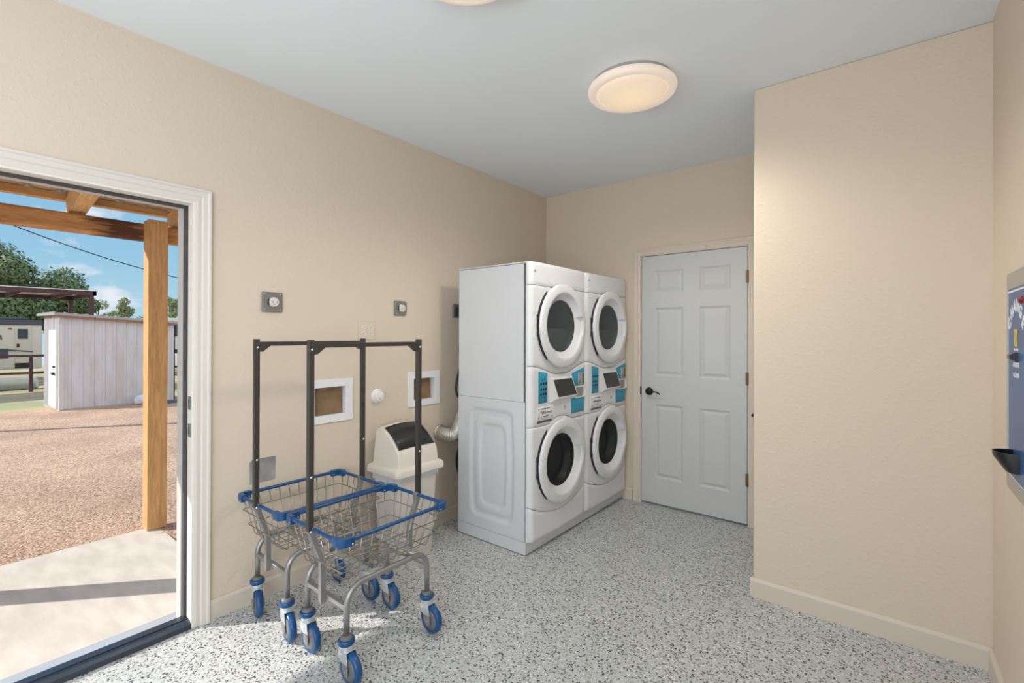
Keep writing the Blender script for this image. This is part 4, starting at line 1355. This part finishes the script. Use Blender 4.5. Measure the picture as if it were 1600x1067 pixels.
# ------------------------------------------------------------------ change machine on the right wall
CY = 2.250
t = thing('change_machine', 'blue and steel change machine mounted on the wall at the right edge', 'change machine', (RX, CY, 0.86))
bm = B(); box(bm, RX - 0.009, RX, CY - 0.182, CY + 0.182, 0.862, 1.618)
obj('face_plate', bm, M['cm_steel'], t, bevel=0.002)
bm = B(); box(bm, RX - 0.012, RX - 0.008, CY - 0.135, CY + 0.135, 0.915, 1.560)
bp_ = obj('blue_panel', bm, M['cm_blue'], t, bevel=0.001)
bm = B()
holed_slab(bm, 'x', RX - 0.0130, RX - 0.0115, CY - 0.131, CY + 0.131, 0.919, 1.552, [(CY - 0.128, CY + 0.128, 0.922, 1.546)])
obj('white_border', bm, M['white_ink'], bp_)
FX = RX - 0.0125
def wall_text(name, s, y, z, size, m, rot=0.0, bold=0.0, parent=bp_):
    # reads left to right towards -y when facing +x
    c, s_ = cos(rot), sin(rot)
    # local x -> -y direction, local y -> z, normal -> -x
    mw = Matrix(((0, 0, -1, FX), (-c, s_, 0, y), (s_, c, 0, z), (0, 0, 0, 1)))
    return obj(name, text_bm(s, size, mw, bold=bold), m, parent)
R_ = 0.152
for i, ch in enumerate('CHANGE'):
    a = radians(-52 + i * 104 / 5)       # along the arch
    yy = CY - R_ * 0.86 * sin(a); zz = 1.345 + R_ * cos(a)
    wall_text('arch_letter', ch, yy, zz, 0.056, M['white_ink'], rot=-a * 0.75, bold=0.002)
wall_text('panel_text', 'ACCEPTS', CY, 1.302, 0.0215, M['white_ink'], bold=0.0006)
wall_text('panel_text', '1, 5, 10, 20', CY, 1.268, 0.0185, M['white_ink'], bold=0.0006)
wall_text('panel_text', 'INSERT BILLS', CY, 1.352, 0.0110, M['white_ink'], bold=0.0004)
bm = B(); box(bm, FX - 0.0012, FX, CY - 0.026, CY + 0.026, 1.363, 1.420)
st = obj('sticker', bm, M['yellow'], bp_)
bm = B()
prism(bm, [(CY + 0.015, 1.408), (CY + 0.005, 1.410), (CY - 0.012, 1.385), (CY - 0.008, 1.376), (CY + 0.003, 1.382)], 'x', FX - 0.0018, FX - 0.001)
obj('sticker_mark', bm, M['cm_steel'], st)
bm = B(); lathe(bm, [(0.0, -0.010), (0.010, -0.008), (0.013, 0.0)], (FX, CY - 0.093, 1.512), 'x', 20)
obj('red_light', bm, M['led'], bp_, smooth=True)
bm = B(); box(bm, FX - 0.006, FX + 0.002, CY - 0.030, CY + 0.028, 1.300 + 0.013, 1.343)
ba = obj('bill_acceptor', bm, M['black'], t, bevel=0.002)
bm = B(); prism(bm, [(FX - 0.004, 1.342), (FX - 0.018, 1.336), (FX - 0.018, 1.322), (FX - 0.004, 1.318)], 'y', CY - 0.024, CY + 0.022)
obj('bill_mouth', bm, M['black'], ba, bevel=0.002)
# scoop shaped coin cup
bm = B()
n_ = 16
def cup_ring(z, w_, dpt, inset=0.0):
    out = []
    for k_ in range(n_ + 1):
        a = pi * k_ / n_
        out.append((FX - (dpt - inset) * sin(a) ** 0.8, CY - 0.008 + (w_ - inset) * cos(a), z))
    return out
outer = [cup_ring(1.016, 0.052, 0.057), cup_ring(1.001, 0.052, 0.056), cup_ring(0.974, 0.050, 0.040), cup_ring(0.952, 0.048, 0.026)]
inner = [cup_ring(1.016, 0.052, 0.057, 0.003), cup_ring(1.001, 0.052, 0.056, 0.003), cup_ring(0.977, 0.050, 0.040, 0.003), cup_ring(0.957, 0.048, 0.026, 0.003)]
V_o = [[bm.verts.new(p) for p in r] for r in outer]; V_i = [[bm.verts.new(p) for p in r] for r in inner]
for R4 in (V_o, V_i):
    for A, C in zip(R4, R4[1:]):
        for k_ in range(n_): bm.faces.new([A[k_], A[k_ + 1], C[k_ + 1], C[k_]])
for k_ in range(n_): bm.faces.new([V_o[0][k_], V_o[0][k_ + 1], V_i[0][k_ + 1], V_i[0][k_]])
bm.faces.new(V_o[-1]); bm.faces.new(V_i[-1])
obj('coin_cup', bm, M['black'], t, smooth='auto')

# ------------------------------------------------------------------ porch outside
def gz(x):
    return -0.06 + 0.035 * (x + 2.0)
bm = B(); box(bm, -1.70, -0.15, -3.4, 1.115, -0.16, -0.04)
struct('porch_slab', bm, M['concrete'], bevel=0.01)
bm = B()
nx_, ny_ = 60, 60
random.seed(2)
grid = {}
X_, Y_ = [-1.3 - 12.2 * (i / nx_) for i in range(nx_ + 1)], [-8 + 26 * (j / ny_) for j in range(ny_ + 1)]
for i, x in enumerate(X_):
    for j, y in enumerate(Y_):
        grid[i, j] = bm.verts.new((x, y, gz(x) - (0.03 if x > -1.5 else 0.0) + random.uniform(-0.006, 0.006)))
for i in range(nx_):
    for j in range(ny_):
        bm.faces.new([grid[i, j], grid[i + 1, j], grid[i + 1, j + 1], grid[i, j + 1]])
struct('gravel_ground', bm, M['gravel'], smooth=True)
bm = B(); bm.faces.new([bm.verts.new(p) for p in ((-13.0, -30, gz(-13.0) - 0.012), (-13.0, 60, gz(-13.0) - 0.012), (-90, 90, gz(-90)), (-90, -60, gz(-90)))])
struct('grass_ground', bm, M['grass'])
bm = B(); bm.faces.new([bm.verts.new(p) for p in ((-1.3, -30, -0.16), (-1.3, -8, -0.16), (-13.2, -8, gz(-13.2) - .03), (-13.2, -30, gz(-13.2) - .03))])
bm.faces.new([bm.verts.new(p) for p in ((6, 18, -0.16), (-1.3, 18, -0.16), (-13.2, 18, gz(-13.2) - .03), (-13.2, 60, gz(-13.2) - .03), (6, 60, -0.16))])
bm.faces.new([bm.verts.new(p) for p in ((-1.3, -30, -0.17), (12, -30, -0.17), (12, 60, -0.17), (-1.3, 60, -0.17))])
struct('yard_ground', bm, M['grass'])

def post(y, label):
    bm = B(); box(bm, -1.735, -1.612, y - 0.060, y + 0.060, -0.04, 2.226)
    return tagit(obj('porch_post', bm, M['wood_post'], None, bevel=0.004, origin=(-1.673, y, -0.04)), label, 'post', 'porch posts')
post(1.088, 'square orange timber post standing at the corner of the concrete slab')
post(-0.28, 'square timber porch post just outside the left edge of the view')
bm = B(); box(bm, -1.825, -1.737, -3.0, 2.6, 2.085, 2.213)
tagit(obj('porch_beam', bm, M['wood_beam'], None, bevel=0.022, seg=3, origin=(-1.78, 0, 2.085)), 'thick knotty timber beam with a dark burnt stain under the porch roof', 'beam')
for i, (y, lab) in enumerate(((0.672, 'timber rafter above the middle of the beam, left of the post'), (1.262, 'timber rafter just right of the post beside the door frame'), (0.08, 'timber rafter just outside the left edge of the view'), (-0.52, 'timber rafter second outside the left edge of the view'))):
    bm = B()
    z0r = lambda x: 2.214 + 0.14 * (x + 1.88)
    prism(bm, [(-1.90, z0r(-1.90)), (-0.183, z0r(-0.183)), (-0.183, z0r(-0.183) + 0.14), (-1.90, z0r(-1.90) + 0.14)], 'y', y - 0.045, y + 0.045)
    tagit(obj('porch_rafter', bm, M['wood_raft'], None, bevel=0.003, origin=(-1.0, y, 2.2)), lab, 'rafter', 'porch rafters')
bm = B(); prism(bm, [(-1.955, 2.318), (-1.905, 2.322), (-1.905, 2.374), (-1.955, 2.368)], 'y', -3.0, 2.6)
tagit(obj('roof_purlin', bm, M['wood_purlin'], None, bevel=0.003, origin=(-1.93, 0, 2.33)), 'light timber purlin along the outer edge of the metal porch roof', 'purlin')
# corrugated sheet roof
bm = B()
zr = lambda x: 2.376 + 0.14 * (x + 1.93)
ys = []; y = -3.0
while y < 2.6:
    for dy, dz in ((0, 0), (0.055, 0), (0.07, 0.022), (0.09, 0.022), (0.105, 0)):
        ys.append((y + dy, dz))
    y += 0.16
pv = None
for (y, dz) in ys:
    a = bm.verts.new((-1.985, y, zr(-1.985) + dz)); b = bm.verts.new((-0.14, y, zr(-0.14) + dz))
    if pv: bm.faces.new([pv[0], pv[1], b, a])
    pv = (a, b)
ro = obj('porch_roof', bm, M['sheet'], None, origin=(-1.0, 0, 2.4))
md = ro.modifiers.new('solid', 'SOLIDIFY'); md.thickness = 0.003
tagit(ro, 'ribbed pale metal sheet roof over the porch', 'roof')
bm = B(); box(bm, -0.180, -0.1415, -3.0, 2.6, 2.36, 2.50)
tagit(obj('ledger_board', bm, M['wood_raft'], None, origin=(-0.16, 0, 2.4)), 'timber ledger board on the outside wall carrying the porch rafters', 'board')

# ------------------------------------------------------------------ shed
SX0, SX1, SY0, SY1 = -14.75, -12.5, 2.04, 4.26
zt = lambda x, y: 1.80 - 0.066 * (y - 2.04) + 0.01 * (-12.5 - x)
t = thing('metal_shed', 'white corrugated metal shed with rusty edges on the gravel yard', 'shed', ((SX0 + SX1) / 2, (SY0 + SY1) / 2, gz(SX1)))
bm = B()
def ribbed(bm, p0, p1, zb, ztf, nrm, step, rib=0.02, dep=0.03):
    p0 = Vector(p0); p1 = Vector(p1); L_ = (p1 - p0).length; d = (p1 - p0).normalized(); n__ = Vector(nrm)
    prev = None; s = 0
    while s < L_ - 1e-6:
        for ds, h in ((0, 0), (step * 0.55, 0), (step * 0.62, dep), (step * 0.85, dep), (step * 0.92, 0)):
            q = min(s + ds, L_)
            P_ = p0 + d * q + n__ * h
            a = bm.verts.new((P_.x, P_.y, zb(P_.x))); b = bm.verts.new((P_.x, P_.y, ztf(P_.x, P_.y)))
            if prev: bm.faces.new([prev[0], a, b, prev[1]])
            prev = (a, b)
        s += step
    P_ = p1
    a = bm.verts.new((P_.x, P_.y, zb(P_.x))); b = bm.verts.new((P_.x, P_.y, ztf(P_.x, P_.y)))
    bm.faces.new([prev[0], a, b, prev[1]])
zb = lambda x: gz(x) + 0.03
ribbed(bm, (SX1, SY0, 0), (SX1, SY1, 0), zb, zt, (1, 0, 0), 0.205, dep=0.018)
ribbed(bm, (SX0, SY0, 0), (SX1, SY0, 0), zb, zt, (0, -1, 0), 0.16, dep=0.03)
ribbed(bm, (SX0, SY1, 0), (SX1, SY1, 0), zb, zt, (0, 1, 0), 0.16, dep=0.03)
ribbed(bm, (SX0, SY0, 0), (SX0, SY1, 0), zb, zt, (-1, 0, 0), 0.205, dep=0.018)
obj('shed_walls', bm, M['shed'], t, origin=None)
bm = B(); prism(bm, [(SX1 - 0.06, SY0 - 0.034), (SX1 + 0.022, SY0 - 0.034), (SX1 + 0.022, SY0 + 0.05), (SX1 - 0.06, SY0 + 0.05)], 'z', zb(SX1), 1.79)
obj('corner_trim', bm, M['shed'], t)
bm = B(); box(bm, SX0, SX1 + 0.02, SY0 - 0.02, SY1 + 0.02, -0.75, zb(SX1) + 0.01)
obj('base_slab', bm, M['concrete_old'], t)
bm = B(); box(bm, -13.78, -12.83, SY0 - 0.05, SY0 - 0.02, gz(-13.3) + 0.05, 1.46)
sdr = obj('shed_door', bm, M['shed_door'], t, bevel=0.004)
bm = B(); tube(bm, [(-12.92, SY0 - 0.10, 0.42), (-12.92, SY0 - 0.05, 0.42)], 0.035, 10); box(bm, -13.08, -12.90, SY0 - 0.11, SY0 - 0.09, 0.41, 0.44)
tube(bm, [(-12.92, SY0 - 0.09, 0.58), (-12.92, SY0 - 0.05, 0.58)], 0.03, 10)
obj('door_handle', bm, M['black'], sdr)
bm = B()
R0 = [(SX0 - 0.35, SY0 - 0.13), (SX1 + 0.12, SY0 - 0.13), (SX1 + 0.12, SY1 + 0.16), (SX0 - 0.1, SY1 + 0.16)]
A = [bm.verts.new((x, y, zt(x, y) + 0.005)) for x, y in R0]; C = [bm.verts.new((x, y, zt(x, y) + 0.062)) for x, y in R0]
bm.faces.new(A[::-1]); bm.faces.new(C)
for k_ in range(4): bm.faces.new([A[k_], A[(k_ + 1) % 4], C[(k_ + 1) % 4], C[k_]])
rf_ = obj('shed_roof', bm, M['shed_roof'], t)
bm = B()
for (x, y) in ((SX1 + 0.115, 0),):
    y_ = SY0 - 0.12
    while y_ < SY1 + 0.14:
        bm2 = bar(bm, (SX0, y_, zt(SX0, y_) + 0.066), (SX1 + 0.125, y_, zt(SX1, y_) + 0.066), 0.03, 0.02)
        y_ += 0.19
obj('roof_ribs', bm, M['shed_roof'], rf_)
bm = B(); bar(bm, (SX1 + 0.09, SY0 - 0.1, zt(SX1, SY0 - 0.1) - 0.015), (SX1 + 0.09, SY1 + 0.1, zt(SX1, SY1 + 0.1) - 0.015), 0.05, 0.05)
obj('rusty_edge', bm, M['rust'], t)

# sack and planks beside the shed
bm = B()
random.seed(8)
bmesh.ops.create_icosphere(bm, subdivisions=3, radius=1.0)
for v in bm.verts:
    n3 = 0.10 * sin(v.co.x * 5 + 1) + 0.08 * sin(v.co.y * 7) + 0.06 * sin(v.co.z * 9)
    v.co = Vector((v.co.x * 0.14 * (1 + n3), v.co.y * 0.15 * (1 + n3), v.co.z * 0.125 * (1 + n3)))
bmesh.ops.translate(bm, verts=bm.verts, vec=(-12.22, 3.50, gz(-12.22) + 0.115))
tagit(obj('sack', bm, M['sack'], None, smooth=True, origin=(-12.22, 3.5, gz(-12.22))), 'white printed sack lying at the foot of the shed wall', 'sack')
for (x, y, z, l, rz, lab) in ((-11.85, 4.20, 0.03, 1.0, 1.35, 'dark flat plank lying in front of the shed by the post'), (-12.6, 5.15, 0.05, 1.4, 1.45, 'grey plank lying past the far corner of the shed'), (-12.9, 5.45, 0.05, 1.3, 1.55, 'second grey plank furthest beyond the far corner of the shed')):
    bm = B(); box(bm, -l / 2, l / 2, -0.11, 0.11, -0.035, 0.035)
    bmesh.ops.rotate(bm, verts=bm.verts, cent=(0, 0, 0), matrix=Matrix.Rotation(rz, 3, 'Z'))
    bmesh.ops.translate(bm, verts=bm.verts, vec=(x, y, gz(x) + z))
    tagit(obj('plank', bm, M['plank_dark'], None, origin=(x, y, gz(x))), lab, 'plank', 'planks by the shed')

# ------------------------------------------------------------------ pipe fence
t = thing('pipe_fence', 'maroon steel pipe fence crossing the yard behind the shed', 'fence', (-22, 2.5, gz(-22)))
for y in (-5, -1.2, 2.52, 6.9, 11, 15):
    bm = B(); tube(bm, [(-22, y, gz(-22) - 0.1), (-22, y, 0.56)], 0.055, 10)
    obj('fence_post', bm, M['fence'], t, smooth='auto')
for z in (0.55, -0.08):
    bm = B(); tube(bm, [(-22, -6, z), (-22, 16, z)], 0.04, 8)
    obj('fence_rail', bm, M['fence'], t, smooth='auto')
bm = B()
loft(bm, [[(x, y, gz(-24) + z) for x, y in rrect(-24.6 + s, -23.8 - s, -4 + s, 2.95 - s, 0.2)] for s, z in ((0.05, 0.0), (0.0, 0.05), (0.0, 0.38), (0.04, 0.40))])
tagit(obj('stock_trough', bm, M['trough'] if 'trough' in M else M['zinc'], None, smooth='auto', origin=(-24.2, 0, gz(-24))), 'long low galvanised trough behind the pipe fence', 'trough')

# ------------------------------------------------------------------ travel trailer at left
rx_ = -30.0
def pxm(x):   # helper scale for widths measured on the trailer plane
    return x
t = thing('travel_trailer', 'beige travel trailer with dark roof band parked behind the fence at left', 'trailer', (-31.2, 1.0, gz(-30)))
bm = B(); prism(bm, [(rx_, -0.36), (rx_, 1.80), (rx_ - 0.06, 1.90), (rx_ - 2.4, 1.90), (rx_ - 2.4, -0.36)], 'y', -5.5, 3.72)
obj('trailer_body', bm, M['rv'], t, bevel=0.05)
bm = B(); box(bm, rx_ - 2.45, rx_ + 0.05, -5.5, 3.74, 1.76, 2.00)
obj('roof_band', bm, M['rv_dark'], t, bevel=0.03)
bm = B(); box(bm, rx_ - 1.6, rx_ - 0.4, 2.1, 3.3, 2.0, 2.14)
obj('roof_unit', bm, M['rv_dark'], t, bevel=0.04)
bm = B(); box(bm, rx_ - 0.02, rx_ + 0.035, 2.79, 3.37, -0.33, 1.68)
rd = obj('entry_door', bm, M['rv'], t, bevel=0.03)
bm = B(); box(bm, rx_ + 0.03, rx_ + 0.05, 2.89, 3.23, 1.10, 1.57)
obj('door_window', bm, M['glass_dark'], rd, bevel=0.01)
bm = B(); box(bm, rx_ + 0.03, rx_ + 0.06, 2.86, 2.95, 0.70, 0.86)
obj('door_handle', bm, M['black'], rd)
bm = B(); box(bm, rx_ + 0.0, rx_ + 0.02, -4.0, 2.58, 0.16, 0.64)
obj('cargo_hatch', bm, M['rv_dark'], t)
bm = B(); prism(bm, [(1.2, 0.78), (1.2, 0.70), (3.4, 0.44), (3.4, 0.50)], 'x', rx_ + 0.03, rx_ + 0.045)
obj('side_stripe', bm, M['rv_dark'], t)
bm = B(); box(bm, rx_, rx_ + 0.02, 2.58, 2.70, 1.56, 1.62)
obj('marker_light', bm, M['amber'] if 'amber' in M else M['rust'], t)
bm = B(); box(bm, rx_ + 0.03, rx_ + 0.05, 2.80, 3.36, -0.30, -0.06)
obj('entry_step', bm, M['black'], t)
mw = Matrix(((0, 0, 1, rx_ + 0.01), (1, 0, 0, 2.02), (0, 1, 0, 1.16), (0, 0, 0, 1)))
obj('lettering', text_bm('TERA', 0.30, mw, bold=0.01, shear=0.3), M['rv_dark'], t)
for y in (-2.2, -1.3):
    bm = B(); lathe(bm, [(0.0, 0.02), (0.34, 0.02), (0.36, 0.0), (0.36, -0.2), (0.0, -0.2)], (rx_ - 0.05, y, gz(rx_) + 0.36), 'x', 24)
    obj('wheel', bm, M['tyre'], t, smooth='auto')
bm = B(); box(bm, -27.2, -26.7, 1.2, 2.05, gz(-27), gz(-27) + 0.9)
tagit(obj('electric_box', bm, M['rv_dark'], None, bevel=0.03, origin=(-27, 1.6, gz(-27))), 'dark blue-grey utility box in front of the trailer at the left edge', 'utility box')

# second trailer and pickup to the right of the shed
t = thing('travel_trailer', 'white travel trailer with black window seen between shed and door frame', 'trailer', (-36, 13, gz(-36)))
bm = B(); box(bm, -37, -34.5, 9.2, 18, 0.3, 2.4)
obj('trailer_body', bm, M['rv_white'], t, bevel=0.06)
bm = B(); box(bm, -34.5, -34.46, 10.2, 11.6, 1.2, 2.0)
obj('side_window', bm, M['glass_dark'], t)
bm = B(); box(bm, -36.8, -34.8, 9.4, 17.5, -0.3, 0.3)
obj('chassis', bm, M['rv_dark'], t)
for y in (13.0, 14.0):
    bm = B(); lathe(bm, [(0.0, 0.02), (0.36, 0.0), (0.36, -0.2), (0.0, -0.2)], (-34.9, y, gz(-35) + 0.36), 'x', 24)
    obj('wheel', bm, M['tyre'], t, smooth='auto')
t = thing('pickup_truck', 'white pickup truck parked on gravel right of the shed', 'truck', (-29, 10.5, gz(-29)))
bm = B(); prism(bm, [(8.9, -0.55), (14.2, -0.5), (14.2, 0.12), (13.0, 0.2), (12.2, 0.75), (10.9, 0.78), (10.6, 0.22), (8.9, 0.20)], 'x', -30.6, -28.7)
obj('truck_body', bm, M['car_white'], t, bevel=0.06)
bm = B(); prism(bm, [(10.85, 0.28), (12.6, 0.28), (12.1, 0.68), (11.0, 0.70)], 'x', -30.61, -28.69)
obj('side_windows', bm, M['glass_dark'], t)
for y in (9.65, 13.1):
    bm = B(); lathe(bm, [(0.0, 0.03), (0.36, 0.03), (0.40, 0.0), (0.40, -0.24), (0.0, -0.24)], (-28.7, y, gz(-28.7) + 0.40), 'x', 24)
    obj('wheel', bm, M['tyre'], t, smooth='auto')

# ------------------------------------------------------------------ carport
t = thing('carport', 'maroon steel carport with flat white roof above the trailer', 'carport', (-22.5, 1.5, gz(-23)))
cx1 = -21.5
for (x, y) in ((cx1, 4.10), (-25.5, 4.10), (cx1, -6), (-25.5, -6)):
    bm = B(); box(bm, x - 0.07, x + 0.07, y - 0.07, y + 0.07, gz(x) - 0.1, 2.86)
    obj('carport_post', bm, M['fence'], t)
bm = B(); box(bm, cx1, cx1 + 0.10, -6.5, 4.24, 2.84, 3.00)
box(bm, -25.7, -25.6, -6.5, 4.24, 2.84, 3.00); box(bm, -25.7, cx1 + 0.1, 4.14, 4.24, 2.84, 3.00)
y = -6.0
while y < 4:
    box(bm, -25.7, cx1 + 0.05, y, y + 0.10, 2.82, 2.95); y += 1.35
obj('carport_frame', bm, M['fence'], t)
bm = B(); box(bm, -25.75, cx1 + 0.12, -6.6, 4.28, 3.00, 3.03)
obj('carport_roof', bm, M['car_white'], t)

# power line and pole
t = thing('power_line', 'thin black power line sagging across the sky', 'cable', (-14, 2, 3))
bm = B()
P0, P1 = Vector((-14, -6.0, 7.75)), Vector((-14.0, 9.5, 3.35))
def lz(y):  # fitted through the visible stretch
    return 4.58 - 0.4625 * y + 0.0298 * y * y
tube(bm, [(-14, yy / 4.0, lz(yy / 4.0)) for yy in range(-16, 33)], 0.013, 6)
obj('cable', bm, M['black'], t, smooth=True)
bm = B(); tube(bm, [(-14.0, -4.12, gz(-14) - 0.2), (-14.0, -4.12, 7.2)], 0.09, 12)
tagit(obj('utility_pole', bm, M['bark'], None, smooth='auto', origin=(-14, -4, gz(-14))), 'tall wooden utility pole out of view left of the shed', 'pole')

# ------------------------------------------------------------------ trees
def tree(name, label, x, y, base_z, height, spread, n, leafm, seed, leaf=0.16, trunk=True, flat=0.8, group='trees behind the yard'):
    rnd = random.Random(seed)
    t = thing(name, label, 'tree', (x, y, base_z), group)
    bm = B()
    h0 = height * 0.35
    tube(bm, [(x, y, base_z), (x + 0.1, y, base_z + h0), (x, y + 0.1, base_z + height * 0.7)], 0.15, 8, radii=[0.22, 0.15, 0.06])
    clusters = []
    NC = 26 if leafm is M['leaf_a'] else 40
    for k_ in range(NC):
        a = rnd.uniform(0, 2 * pi); rr = spread * sqrt(rnd.uniform(0.02, 1))
        top = height - (rr / spread) ** 2 * height * 0.42
        zz = base_z + rnd.uniform(height * 0.30, top * 0.97)
        c = Vector((x + rr * cos(a) * 0.8, y + rr * sin(a), zz))
        clusters.append((c, rnd.uniform(0.22, 0.36) * spread))
        tube(bm, [(x, y, base_z + h0 * rnd.uniform(0.6, 1.2)), tuple((Vector((x, y, zz - 0.6)) + c) / 2), tuple(c)], 0.05, 5, radii=[0.08, 0.05, 0.02])
    obj('trunk', bm, M['bark'], t, smooth=True)
    bm = B()
    for k_ in range(n):
        c, r = clusters[rnd.randrange(len(clusters))]
        d = Vector((rnd.gauss(0, 1), rnd.gauss(0, 1), rnd.gauss(0, 1))).normalized()
        p = c + Vector((d.x, d.y, d.z * flat)) * r * rnd.uniform(0.55, 1.05)
        nn = (d + Vector((rnd.uniform(-.7, .7), rnd.uniform(-.7, .7), rnd.uniform(-.3, .9)))).normalized()
        s_ = nn.orthogonal().normalized(); s_ = Matrix.Rotation(rnd.uniform(0, 2 * pi), 3, nn) @ s_; u_ = nn.cross(s_)
        L_ = leaf * rnd.uniform(0.6, 1.3)
        bm.faces.new([bm.verts.new(p + s_ * L_ * a + u_ * L_ * b) for a, b in ((-1, 0), (0, -0.5), (1, 0), (0, 0.5))])
    obj('foliage', bm, leafm, t)
    return t
tree('broadleaf_tree', 'large rounded green tree behind the carport at left', -38, 2.6, gz(-38), 8.6, 4.1, 34000, M['leaf_a'], 1, 0.12)
tree('broadleaf_tree', 'dense green tree at the left edge behind the trailer', -38, -6.6, gz(-38), 7.2, 3.6, 12000, M['leaf_a'], 2, 0.14)
tree('broadleaf_tree', 'low dark green bush right of the carport post', -43, 7.4, gz(-43), 5.4, 1.5, 6000, M['leaf_a'], 3, 0.13)
for i, (yy, hh, lab) in enumerate(((9.3, 6.35, 'pale green low tree just right of the carport end'), (11.9, 6.9, 'pale green low tree rising behind the shed roof left of the timber post'),
                                   (13.3, 6.0, 'pale green low tree standing half behind the timber post'), (16.3, 7.2, 'low pale green tree in the gap between the timber post and door frame'), (17.3, 6.0, 'low pale green tree furthest right by the door frame'))):
    tree('scrub_tree', lab, (-50, -56)[i % 2], yy, gz(-52), hh, 1.95, 7500, M['leaf_b'], 30 + i, 0.11)
